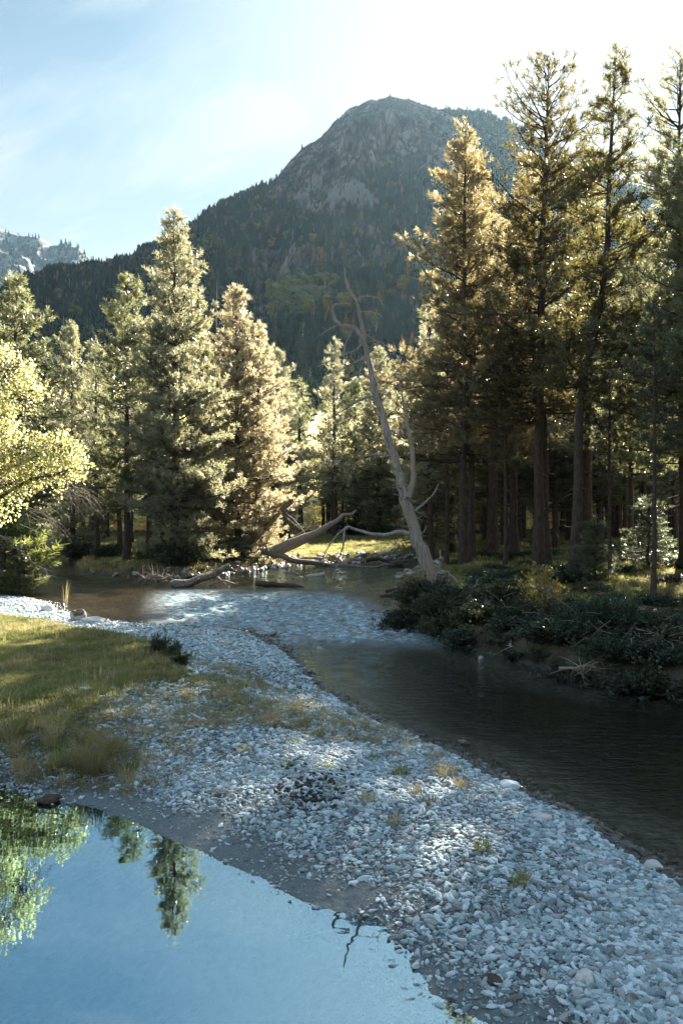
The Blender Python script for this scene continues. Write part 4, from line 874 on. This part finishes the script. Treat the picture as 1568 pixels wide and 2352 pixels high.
while nun < 46:
    D = g.uniform(17.5, 42); u = g.uniform(960, 1640); x = X(u, D); hh_, dd_, a_, b_, c_, rt_, fr_ = height(np.array([x]), np.array([D]))
    if dd_[0] < 1.6: continue
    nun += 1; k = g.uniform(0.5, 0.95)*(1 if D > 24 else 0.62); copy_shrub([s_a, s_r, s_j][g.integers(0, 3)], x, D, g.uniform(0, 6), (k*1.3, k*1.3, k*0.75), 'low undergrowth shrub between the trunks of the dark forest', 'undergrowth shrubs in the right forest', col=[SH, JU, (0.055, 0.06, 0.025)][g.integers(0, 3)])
for u, D, k, lab, col in [(405, 38.0, 1.5, 'dark round bush at the foot of the tallest far bank pine', SH), (330, 41.5, 0.7, 'mossy hummock bush at the back of the left far bank', (0.07, 0.07, 0.03)), (180, 47.5, 1.5, 'dark bush drooping over the water left of the far bank', SH), (250, 45.5, 1.1, 'dark bush behind the brown hummocks of the far bank', SH),
                          (130, 62, 2.2, 'dark bush closing the back channel on the left', SH), (450, 43, 1.1, 'bush tucked behind the tallest far bank pine', JU), (800, 74, 1.8, 'low dark bush at the back edge of the bright meadow', SH), (880, 72, 1.5, 'leafy bush at the back edge of the meadow near the dead tree', JU)]:
    copy_shrub(s_a if col == SH else s_r, X(u, D), D, u, (k*1.2, k*1.2, k), lab, col=col)
# yellow sapling and golden broadleaf bushes
x, y = X(1245, 17.7), 17.7
make_shrub(shrub(820, 0.45, 1.35, 14, 0.085, 3, dens=1.2), (x, y, hz1(x, y)-0.05), 0, 1, 'spindly sapling with sparse yellow leaves on the right bank', (0.26, 0.20, 0.04), 'sapling', 'sapling', mat=M_LEAF)
x, y = X(905, 84), 84
gb = make_shrub(shrub(821, 3.0, 7.0, 90, 0.24, 7, dens=1.6), (x, y, hz1(x, y)), 0, 1, 'golden leaved bush glowing behind the lower dead tree trunk', (0.34, 0.25, 0.05), 'broadleaf_bush', 'bush', mat=M_LEAF)
copy_shrub(gb, X(1105, 84), 84, 2.0, (1, 1, 0.9), 'golden leaved bush glowing between the first big right trunks', col=(0.36, 0.26, 0.05))
copy_shrub(gb, X(1000, 90), 90, 4.0, (1, 1, 1.1), 'yellow green bush far back between dead tree and big trunks', col=(0.30, 0.25, 0.06))
# seedling pines, bush pines, young firs
sp = pine(830, 0.55, 0.26, 0.02, whorl=0.09, nb=5, rtrunk=0.012, K=16, sub=1.6, tuftL=0.20, shag=0.7)
x, y = W(380, 1548); seed0_ = make_tree('pine_seedling', sp, (x, y, hz1(x, y)-0.02), 0, 0.72, 'dark little pine seedling at the edge of the left meadow', 'seedling', col=(0.035, 0.05, 0.022))
x, y = W(415, 1572); copy_tree(seed0_, (x, y, hz1(x, y)-0.02), 2, 0.45, 'tiny pine seedling right of the larger one')
bp_ = pine(831, 3.0, 1.3, 0.02, whorl=0.28, nb=6, rtrunk=0.06, K=14, sub=1.1, shag=0.9)
x, D, z_, H = place(8, 29, 1140)
bush0 = make_tree('young_pine', bp_, (x, D, z_-0.05), 0, (1.5, 1.5, H/3.0), 'bushy young pine on the left shore under the birch', 'tree', col=(0.10, 0.12, 0.04))
for u, D, tv, w_, lab, col in [(44, 28.5, 1275, 0.75, 'knee-high young pine right of the bushy one on the left shore', GREEN), (-30, 31, 1165, 1.6, 'young pine half out of the picture on the left shore', OLIVE), (535, 44, 1232, 1.3, 'pale young pine by the fallen dark trunk', OLIVE),
                               (595, 46, 1218, 1.1, 'pale young pine in front of the pale fallen trunk', TAN), (560, 42.8, 1262, 0.8, 'pale low pine bush at the water edge by the fallen trunks', OLIVE), (480, 42, 1225, 1.3, 'young pine at the right foot of the tallest far bank pine', GREEN), (640, 64, 1150, 1.6, 'young pine in half shade behind the uprooted trunk', GREEN)]:
    x, D, z_, H = place(u, D, tv); copy_tree(bush0, (x, D, z_-0.05), u, (w_, w_, H/3.0), lab, col=col)
fir = pine(833, 2.6, 0.85, 0.02, whorl=0.20, nb=7, rtrunk=0.035, K=10, sub=1.3, shag=0.6, tuftL=0.22)
x, D, z_, H = place(1365, 26, 1195)
fir0 = make_tree('young_fir', fir, (x, D, z_), 0, (1.1, 1.1, H/2.6), 'feathery young fir beside the trunk of the bent pine', 'tree', col=(0.07, 0.09, 0.06))
x, D, z_, H = place(1488, 31, 1150); copy_tree(fir0, (x, D, z_), 1, (1.5, 1.5, H/2.6), 'feathery young fir near the right edge catching light')
# birch on the left shore, trunk outside the frame
def broadleaf(seed, lobes, base, H, leaf, per):
    g = np.random.default_rng(seed); T = MB(); B = MB(); P = []; Dv = []
    T.tube([(0, 0, -0.3), (0.05, 0.0, H*0.3), (-0.05, 0.05, H*0.6), (0.05, 0, H)], [0.19, 0.15, 0.10, 0.04], 10, rough=0.05)
    for (lx, ly, lz, rx, ry, rz_, k) in lobes:
        z0 = max(0.6, lz-0.4*math.hypot(lx, ly)-0.3); q = np.linspace(0, 1, 6)[:, None]; p0 = np.array([0, 0, z0]); e = np.array([lx, ly, lz])
        pts = p0+(e-p0)*q+np.array([0, 0, 0.25])*np.sin(q*math.pi)+g.normal(0, 0.04, (6, 3)); B.tube(pts, np.linspace(0.06, 0.018, 6), 5, cap=False)
        for i in range(k):
            v = g.normal(0, 1, 3); v /= np.linalg.norm(v); c = e+v*np.array([rx, ry, rz_])*g.uniform(0.35, 1.0)**0.6; st = e+(c-e)*0.2+g.normal(0, 0.1, 3)
            B.tube([st, (st+c)/2+g.normal(0, 0.06, 3), c], [0.012, 0.007, 0.003], 3, cap=False)
            m_ = per; P.append(c+g.normal(0, 0.095, (m_, 3))); Dv.append(g.normal(0, 1, (m_, 3))+np.array([0, 0, -0.4]))
    for (lx, ly, lz, k) in [(2.7, 0.2, 3.1, 26), (1.7, -0.1, 5.0, 18), (1.9, 0.2, 2.6, 20)]:     # bare drooping twigs
        for i in range(k):
            s0 = np.array([lx-g.uniform(0, 0.7), ly+g.normal(0, .2), lz+g.normal(0, .12)]); e = s0+np.array([g.uniform(0.1, 0.7), g.normal(0, .25), -g.uniform(0.2, 0.6)]); B.tube([s0, (s0+e)/2+np.array([0.03, 0, 0.08]), e], [0.010, 0.006, 0.003], 3, cap=False)
    P = np.vstack(P); Dv = np.vstack(Dv); Dv /= np.linalg.norm(Dv, axis=1)[:, None]; n = len(P); wv = np.cross(Dv, g.normal(0, 1, (n, 3))); wv /= np.linalg.norm(wv, axis=1)[:, None]; L = leaf*g.uniform(0.6, 1.2, (n, 1)); C = MB()
    C.add(np.stack([P, P+Dv*L*0.5+wv*L*0.4, P+Dv*L, P+Dv*L*0.5-wv*L*0.4], 1).reshape(-1, 3), f4=np.arange(n*4).reshape(-1, 4)); return T, B, C
lb = [(0.9, 0, 5.75, 0.75, 0.8, 0.55, 60), (1.3, 0.2, 5.2, 0.55, 0.7, 0.4, 45), (0.5, 0.1, 4.7, 0.8, 0.8, 0.6, 70), (0.9, -0.2, 4.0, 0.9, 0.8, 0.6, 85), (1.6, 0, 3.9, 0.7, 0.6, 0.45, 60), (2.2, 0.1, 3.95, 0.55, 0.5, 0.40, 50), (2.55, 0.0, 3.6, 0.35, 0.4, 0.25, 26), (1.8, 0.2, 3.4, 0.8, 0.6, 0.35, 50), (0.8, 0.1, 3.2, 0.8, 0.7, 0.5, 60), (0.1, 0, 6.0, 1.0, 1.0, 0.6, 70), (-0.9, 0.3, 5.0, 1.2, 1.2, 1.0, 80), (-1.0, 0, 3.6, 1.1, 1.0, 0.8, 60), (0.5, 0.2, 2.6, 0.5, 0.5, 0.3, 25)]
bx, by = -8.55, 18.0
make_tree('birch_tree', broadleaf(840, [(a_, b_, c_, d_*1.08, e_, f_*1.1, int(k_*0.72)) for a_, b_, c_, d_, e_, f_, k_ in lb], 0, 6.2, 0.075, 24), (bx, by, hz1(bx, by)), 0, 1, 'birch with bright yellow green leaves reaching in from the left edge', 'tree', col=(0.29, 0.29, 0.17), leafmat=M_LEAF)

# ------------------------------------------------------------------ dead wood
def px3(pts, D): return [(X(u, D+dd), D+dd, Z(v, D+dd)) for (u, v, dd) in [(p if len(p) == 3 else (*p, 0)) for p in pts]]
def smooth(pts, k=4):
    P = np.array(pts, float); out = []
    for i in range(len(P)-1):
        p0, p1, p2, p3 = P[max(i-1, 0)], P[i], P[i+1], P[min(i+2, len(P)-1)]
        for q in np.linspace(0, 1, k, endpoint=False): out.append(0.5*((2*p1)+(-p0+p2)*q+(2*p0-5*p1+4*p2-p3)*q*q+(-p0+3*p1-3*p2+p3)*q**3))
    out.append(P[-1]); return np.array(out)
def limb(mb, pts, D, r0, r1, k=7, rough=0.08, seed=0, twigs=0, tl=0.3, pw=1.0):
    S = smooth(px3(pts, D)); n = len(S); f = np.linspace(0, 1, n); S[1:-1] += np.random.default_rng(seed).normal(0, r0*0.15, (n-2, 3))
    rad = r0+(r1-r0)*f**pw; mb.tube(S, rad, k, rough=rough, seed=seed); g = np.random.default_rng(seed+1)
    for i in range(twigs):
        q = g.uniform(0.15, 1.0); c = np.array([np.interp(q, f, S[:, a]) for a in range(3)]); d_ = S[-1]-S[0]; d_ /= np.linalg.norm(d_); o = d_*g.uniform(0.1, 0.7)+g.normal(0, 0.6, 3); o /= np.linalg.norm(o); L = tl*g.uniform(0.3, 1.0)
        mb.tube([c, c+o*L*0.55+g.normal(0, 0.02, 3), c+o*L+np.array([0, 0, -0.05*L])], [0.4*min(rad[0], 0.03)+0.004, 0.006, 0.003], 4, cap=False)
dt = empty('dead_tree', (X(1000, 22.3), 22.3, hz1(X(1000, 22.3), 22.3)))
DT = 22.5
def dpart(name, mb, mat=None):
    o = mb.build(name, mat or M_DEAD, dt); o.matrix_parent_inverse = Matrix.Translation(-Vector(dt.location)); return o
mb = MB(); S = smooth(px3([(1012, 1410), (1000, 1370), (986, 1314), (957, 1228), (936, 1163), (921, 1109), (899, 1030), (878, 955), (861, 893), (846, 830), (836, 787), (817, 753)], DT), 5); n = len(S)
f = np.linspace(0, 1, n); rad = np.interp(f, [0, 0.07, 0.14, 0.22, 0.4, 0.6, 0.8, 1], [0.42, 0.26, 0.205, 0.185, 0.14, 0.11, 0.08, 0.045])
S[2:-1] += np.random.default_rng(3).normal(0, 0.02, (n-3, 3)); mb.tube(S, rad, 16, rough=0.07, seed=5)
for i in range(90):
    q = rng.uniform(0.08, 0.97); c = np.array([np.interp(q, f, S[:, a]) for a in range(3)]); a_ = rng.uniform(0, 6.28); o = np.array([math.cos(a_), math.sin(a_), rng.uniform(-0.2, 0.6)]); L = rng.uniform(0.14, 0.50); mb.tube([c, c+o*L*0.6, c+o*L+rng.normal(0, 0.05, 3)], [0.022, 0.012, 0.005], 5)
dpart('trunk', mb)
for i, (pts, r0, r1, tw, tl) in enumerate([
    ([(838, 775), (824, 719), (818, 692), (800, 664), (793, 640), (792, 617)], 0.065, 0.018, 5, 0.25), ([(817, 753), (800, 750), (779, 745), (766, 726), (767, 702), (783, 697), (801, 699)], 0.065, 0.025, 5, 0.25),
    ([(774, 747), (755, 757), (733, 771)], 0.025, 0.010, 3, 0.2), ([(831, 789), (815, 805), (786, 816), (728, 842)], 0.040, 0.008, 9, 0.35), ([(786, 815), (798, 780), (810, 757)], 0.022, 0.012, 4, 0.25),
    ([(833, 825), (796, 842), (738, 876)], 0.040, 0.008, 9, 0.35), ([(860, 908), (820, 921), (783, 945), (728, 975)], 0.045, 0.008, 10, 0.35), ([(895, 1047), (854, 1044), (824, 1057), (793, 1090)], 0.035, 0.008, 8, 0.3),
    ([(818, 692, 0), (830, 681), (865, 683), (880, 700)], 0.025, 0.008, 10, 0.35), ([(822, 715), (850, 716), (872, 722)], 0.018, 0.006, 8, 0.3), ([(834, 763), (850, 775), (871, 786)], 0.018, 0.006, 6, 0.3), ([(844, 786), (868, 784), (899, 803)], 0.020, 0.006, 7, 0.3),
    ([(861, 849), (880, 842), (914, 845)], 0.020, 0.006, 6, 0.3), ([(953, 1174), (977, 1153), (998, 1129), (1006, 1112)], 0.040, 0.010, 5, 0.25), ([(958, 1232), (972, 1222), (980, 1208)], 0.03, 0.012, 3, 0.2), ([(835, 827), (825, 860), (823, 895)], 0.018, 0.006, 5, 0.25),
    ([(918, 1085), (928, 1065), (935, 1052)], 0.025, 0.008, 2, 0.15), ([(995, 1335), (1008, 1305), (1012, 1262)], 0.07, 0.018, 5, 0.25)]):
    mb = MB(); limb(mb, pts, DT, r0, r1, 6, 0.08, 900+i, tw, tl); dpart('branch', mb)
mb = MB(); limb(mb, [(938, 1140), (946, 1112), (947, 1074), (946, 1030), (937, 986), (930, 945), (923, 904), (919, 867)], DT-0.1, 0.105, 0.012, 8, 0.06, 930, 14, 0.45); o = dpart('branch', mb); o['label'] = 'pale second stem forking up on the right'
mb = MB(); limb(mb, [(938, 1225), (916, 1221), (878, 1229), (830, 1221), (800, 1209)], DT-0.2, 0.065, 0.035, 8, 0.08, 931, 4, 0.2)
limb(mb, [(802, 1209), (785, 1220), (769, 1235), (748, 1266), (742, 1300)], DT-0.2, 0.04, 0.012, 6, 0.08, 932, 8, 0.2)
limb(mb, [(800, 1209), (791, 1216), (788, 1252), (779, 1283), (762, 1335)], DT-0.2, 0.04, 0.012, 6, 0.08, 933, 8, 0.2); o = dpart('branch', mb); o['label'] = 'long crooked low branch reaching left over the water'
tag(dt, 'leaning dead tree with bleached bare trunk at the river bend', 'dead tree')
def log(name, label, cat, segs, mat, k=8):
    mb = MB()
    for j, (pts, D, r0, r1, tw, tl) in enumerate(segs): limb(mb, pts, D, r0, r1, k, 0.07, hash(label) % 1 + 940+j*3+len(label), tw, tl)
    return tag(mb.build(name, mat), label, cat)
log('fallen_trunk', 'pale fallen trunk rising to the right across the bright meadow', 'fallen trunk', [([(622, 1272), (700, 1238), (760, 1205), (817, 1172)], 44.5, 0.36, 0.05, 26, 0.55)], M_DEAD)
log('fallen_trunk', 'long dark fallen trunk lying along the far shore', 'fallen trunk', [([(536, 1247), (610, 1268), (690, 1288), (784, 1300), (850, 1302, -1), (905, 1297, -1)], 44.0, 0.22, 0.05, 16, 0.5)], M_LOG)
log('fallen_trunk', 'dark broken trunk tilted up out of the roots behind the pale fallen one', 'fallen trunk', [([(590, 1240), (615, 1212), (640, 1180), (672, 1146), (677, 1138)], 46, 0.24, 0.13, 9, 0.5), ([(655, 1178), (680, 1200), (715, 1243)], 46, 0.06, 0.02, 7, 0.4), ([(652, 1186), (668, 1198), (690, 1215)], 45.6, 0.05, 0.02, 6, 0.3)], M_LOG)
log('fallen_trunk', 'brown drift trunk resting slantwise in the water at the far bank tip', 'fallen trunk', [([(397, 1345), (440, 1338), (490, 1318), (527, 1299)], 32.5, 0.20, 0.09, 10, 0.5), ([(400, 1347), (430, 1346), (458, 1330)], 32.2, 0.10, 0.05, 6, 0.3)], M_LOG)
log('fallen_trunk', 'thin grey pole propped across the pale fallen trunk', 'fallen trunk', [([(600, 1290), (650, 1250), (705, 1215), (735, 1196)], 47, 0.10, 0.04, 16, 0.6)], M_TWIG)
log('fallen_trunk', 'short broken bough lying on the shore under the pale fallen trunk', 'fallen trunk', [([(655, 1292), (700, 1281), (745, 1283)], 45, 0.09, 0.05, 12, 0.6)], M_DEAD)
log('floating_log', 'dark log lying flat in the river beyond the riffle', 'log', [([(588, 1340), (640, 1343), (697, 1352)], 32.0, 0.11, 0.10, 3, 0.2)], M_DARKWOOD)
log('driftwood', 'tangle of pale roots and sticks on the tip of the far bank', 'driftwood', [([(318, 1335), (345, 1322), (375, 1326)], 33.6, 0.06, 0.03, 26, 0.8), ([(330, 1340), (352, 1308)], 33.3, 0.04, 0.02, 8, 0.6), ([(340, 1332), (380, 1330), (395, 1322)], 33.5, 0.05, 0.03, 18, 0.7), ([(480, 1345), (510, 1335), (545, 1342)], 32.6, 0.05, 0.03, 20, 0.7), ([(500, 1325), (520, 1345)], 33, 0.05, 0.03, 8, 0.5)], M_TWIG, 6)
log('driftwood', 'bleached white driftwood stub standing in the brown shallows', 'driftwood', [([(638, 1309), (655, 1303), (664, 1300)], 43.0, 0.13, 0.10, 3, 0.2)], M_WHITEWOOD)
log('driftwood', 'bleached white root lying in the brown shallows near the dead tree branch', 'driftwood', [([(704, 1328), (722, 1322), (746, 1318)], 37.5, 0.14, 0.08, 7, 0.35)], M_WHITEWOOD)
log('driftwood', 'dark curved branch on the shore at the meadow end', 'driftwood', [([(840, 1287), (870, 1284), (905, 1294), (935, 1290)], 46, 0.13, 0.06, 7, 0.4), ([(890, 1300), (915, 1296), (925, 1300)], 44, 0.20, 0.15, 2, 0.2)], M_DARKWOOD)
log('driftwood', 'dark branch stuck at the river edge left of the dead tree foot', 'driftwood', [([(872, 1372), (905, 1366), (938, 1352)], 28.2, 0.07, 0.05, 8, 0.5), ([(885, 1358), (920, 1348), (952, 1328)], 28.6, 0.06, 0.03, 5, 0.4)], M_DARKWOOD)
log('driftwood', 'broken pale wood behind the foot of the dead tree', 'driftwood', [([(1002, 1322), (1025, 1318), (1048, 1338)], 24.3, 0.10, 0.05, 7, 0.3), ([(1000, 1330), (1035, 1326), (1040, 1345)], 24.6, 0.07, 0.05, 5, 0.3)], M_DEAD)
log('dead_sapling', 'forked grey dead stem leaning on the bank right of the dead tree', 'dead stem', [([(1082, 1392), (1086, 1365), (1096, 1332)], 21.0, 0.07, 0.02, 7, 0.45), ([(1084, 1378), (1065, 1372), (1050, 1362)], 21.0, 0.025, 0.01, 4, 0.3)], M_DEAD)
log('dead_branch', 'white fan-shaped dead branch dipping into the dark river', 'dead branch', [([(1283, 1535), (1320, 1534), (1350, 1528), (1380, 1545), (1408, 1570)], 14.1, 0.030, 0.012, 34, 0.55), ([(1350, 1530), (1372, 1520), (1400, 1525)], 14.1, 0.016, 0.006, 12, 0.3), ([(1340, 1530), (1338, 1550), (1350, 1574)], 14.0, 0.014, 0.005, 8, 0.25)], M_DEAD, 6)
log('dead_branch', 'small white dead twigs over the water below the yellow sapling', 'dead branch', [([(1168, 1478), (1180, 1490), (1195, 1500)], 16.6, 0.022, 0.008, 14, 0.35)], M_WHITEWOOD, 6)
log('dead_branch', 'curved pale stick in the shrubs at the right edge', 'dead branch', [([(1510, 1432), (1535, 1434), (1553, 1448)], 17.0, 0.03, 0.012, 3, 0.2)], M_WHITEWOOD, 6)
log('dead_branch', 'grey forked branch lying on the shrubs of the right bank', 'dead branch', [([(1345, 1420), (1375, 1412), (1400, 1410)], 18.0, 0.045, 0.02, 5, 0.3), ([(1345, 1428), (1352, 1440)], 18, 0.03, 0.015, 2, 0.2)], M_DEAD, 6)
log('dead_branch', 'crooked dead branch hanging over the water at the left shore', 'dead branch', [([(-30, 1218), (20, 1240), (45, 1262), (75, 1292), (110, 1310)], 28.0, 0.06, 0.012, 26, 0.7), ([(0, 1232), (40, 1248), (62, 1250)], 28.0, 0.03, 0.01, 10, 0.4)], M_TWIG, 6)
log('dead_snag', 'thin dead trunk poking up behind the tallest far bank pine', 'dead trunk', [([(494, 900), (495, 760), (496, 636)], 47, 0.11, 0.03, 30, 0.35)], M_BARK, 6)
log('dead_snag', 'thin pale dead trunk in front of the pine right of the cluster', 'dead trunk', [([(644, 1000), (647, 920), (652, 845)], 54, 0.09, 0.03, 22, 0.35)], M_DEAD, 6)
log('stick', 'bare dead branch tip sticking out left of the golden pine', 'dead branch', [([(985, 640), (955, 590), (925, 540), (912, 505)], 34, 0.05, 0.015, 8, 0.3)], M_TWIG, 6)
log('stick', 'pale stick lying on the gravel by the pool margin', 'stick', [([(455, 1858), (480, 1862), (503, 1862)], 7.95, 0.028, 0.024, 1, 0.05)], M_WHITEWOOD, 6)
log('stick', 'white stick on the grass left of the pine seedling', 'stick', [([(289, 1543), (305, 1538), (320, 1529)], 15.0, 0.018, 0.012, 1, 0.05)], M_WHITEWOOD, 6)
log('stick', 'crooked white stick in the sunlit grass at the left', 'stick', [([(52, 1554), (62, 1548), (68, 1542), (85, 1546)], 14.6, 0.022, 0.012, 4, 0.1)], M_WHITEWOOD, 6)
log('stick', 'driftwood stick among the stones next to the weeds', 'stick', [([(470, 1735), (485, 1722), (497, 1706)], 9.9, 0.020, 0.010, 4, 0.12)], M_WHITEWOOD, 6)
log('dry_stalk', 'thinner of two upright reddish stalks in the left meadow', 'stalk', [([(294, 1668), (295, 1615)], 11.2, 0.006, 0.004, 0, 0.1)], M_LOG, 6)
log('dry_stalk', 'thicker of two upright reddish stalks in the left meadow', 'stalk', [([(304, 1670), (306, 1618)], 11.2, 0.010, 0.007, 0, 0.1)], M_LOG, 6)
log('drift_log', 'dark stub of wood lying in the left end of the pool', 'log', [([(85, 1850), (110, 1838), (128, 1808)], 8.7, 0.055, 0.03, 3, 0.12), ([(125, 1846), (155, 1834)], 8.5, 0.04, 0.02, 3, 0.1)], M_DARKWOOD)
log('drift_log', 'dark wet branch stub under the pool bank', 'log', [([(165, 1848), (195, 1838), (232, 1826)], 8.8, 0.05, 0.03, 6, 0.2)], M_DARKWOOD)
# stumps
def stump(u, D, h, r, label, seed):
    x = X(u, D); mb = MB(); z0 = hz1(x, D); g = np.random.default_rng(seed); k = 14; rows = []
    for i, zz in enumerate(np.linspace(-0.15, h, 6)):
        a = np.linspace(0, 6.283, k, endpoint=False); rr = r*(1.5-0.6*i/5)*(1+0.12*g.normal(0, 1, k)); rows.append(np.stack([rr*np.cos(a), rr*np.sin(a), zz+(0 if i < 5 else 1)*g.uniform(-0.35*h, 0.45*h, k)], -1))
    V = np.vstack(rows); f = [(i*k+j, i*k+(j+1) % k, (i+1)*k+(j+1) % k, (i+1)*k+j) for i in range(5) for j in range(k)]; mb.add(V, f4=f); mb.add(np.vstack([rows[-1], [[0, 0, h*0.5]]]), f3=[(j, (j+1) % k, k) for j in range(k)])
    for j in range(6): a = g.uniform(0, 6.28); mb.tube([(r*0.8*math.cos(a), r*0.8*math.sin(a), 0.12), (r*2.0*math.cos(a), r*2.0*math.sin(a), 0.0), (r*2.8*math.cos(a), r*2.8*math.sin(a), -0.1)], [0.06, 0.04, 0.02], 5)
    o = mb.build('tree_stump', M_LOG); o.location = (x, D, z0); return tag(o, label, 'stump')
stump(1268, 19.5, 0.55, 0.20, 'broken grey stump behind the yellow sapling', 951)
stump(1125, 19.3, 0.35, 0.14, 'small worn stump among the shrubs near the water line of the right bank', 952)
# brushwood on the lip of the pool bank
g = np.random.default_rng(960); mb = MB(); k = 0
while k < 420:
    u = g.uniform(-260, 300); v = g.uniform(1688, 1822); x, y = W(u, v); hh_, dd_, *_ = height(np.array([x]), np.array([y]))
    if dd_[0] < -0.05: continue
    a = g.uniform(0, 6.28); L = g.uniform(0.08, 0.34); c = np.array([x, y, max(hh_[0], 0)+g.uniform(0.0, 0.09)]); o = np.array([math.cos(a), math.sin(a), g.uniform(-0.25, 0.35)])
    mb.tube([c-o*L/2, c+g.normal(0, 0.02, 3), c+o*L/2], [0.004+0.006*g.uniform(), 0.006, 0.002], 4, cap=False); k += 1
tag(mb.build('brushwood', M_TWIG), 'grey twigs and broken brushwood littering the lip of the pool bank', kind='stuff')
# bare roots and twigs along the right bank
mb = MB(); k = 0; g = np.random.default_rng(970)
while k < 130:
    i = g.integers(0, len(edge_line)-1); q = g.uniform(); u = edge_line[i][0]*(1-q)+edge_line[i+1][0]*q; D = edge_line[i][1]*(1-q)+edge_line[i+1][1]*q+g.uniform(-0.45, 1.2)
    x = X(u, D); h0 = max(0.0, hz1(x, D)); c = np.array([x, D, h0+g.uniform(0.0, 0.55)]); a = g.uniform(0, 6.28); L = g.uniform(0.15, 0.6); o = np.array([math.cos(a), math.sin(a)-0.3, g.uniform(-0.9, 0.6)])
    mb.tube([c-o*L/2, c+g.normal(0, 0.05, 3), c+o*L/2+np.array([0, 0, -0.05])], [0.009, 0.007, 0.003], 4, cap=False); k += 1
tag(mb.build('bank_roots', M_LOG), 'bare grey roots and twigs sticking out of the dark right bank', kind='stuff')
# twigs scattered on gravel
mb = MB(); k = 0
while k < 260:
    u = g.uniform(320, 1300); v = g.uniform(1640, 2150); x, y = W(u, v); hh_, dd_, *_ = height(np.array([x]), np.array([y]))
    if dd_[0] < 0.1: continue
    a = g.uniform(0, 6.28); L = g.uniform(0.04, 0.16); c = np.array([x, y, hh_[0]+g.uniform(0.03, 0.07)]); o = np.array([math.cos(a), math.sin(a), g.uniform(-0.15, 0.15)]); mb.tube([c-o*L/2, c+o*L/2], [0.004, 0.003], 4, cap=False); k += 1
tag(mb.build('twig_litter', M_TWIG), 'small dry twigs scattered over the pebbles', kind='stuff')

# ------------------------------------------------------------------ haze
mb = MB(); x0, x1, y0, y1, z0, z1 = -4200, 4200, -250, 4600, -60, 1060
mb.add([(x0, y0, z0), (x1, y0, z0), (x1, y1, z0), (x0, y1, z0), (x0, y0, z1), (x1, y0, z1), (x1, y1, z1), (x0, y1, z1)], f4=[(3, 2, 1, 0), (4, 5, 6, 7), (0, 1, 5, 4), (1, 2, 6, 5), (2, 3, 7, 6), (3, 0, 4, 7)])
m, t, b, out = new_mat('valley_haze'); t.nodes.remove(b); pv = t.nodes.new('ShaderNodeVolumePrincipled')
pv.inputs['Color'].default_value = (0.45, 0.72, 0.90, 1); pv.inputs['Density'].default_value = 0.000025; pv.inputs['Anisotropy'].default_value = 0.4; t.links.new(pv.outputs[0], out.inputs['Volume'])
tag(mb.build('haze', m, smooth=False), 'thin blue autumn haze filling the valley', kind='stuff')
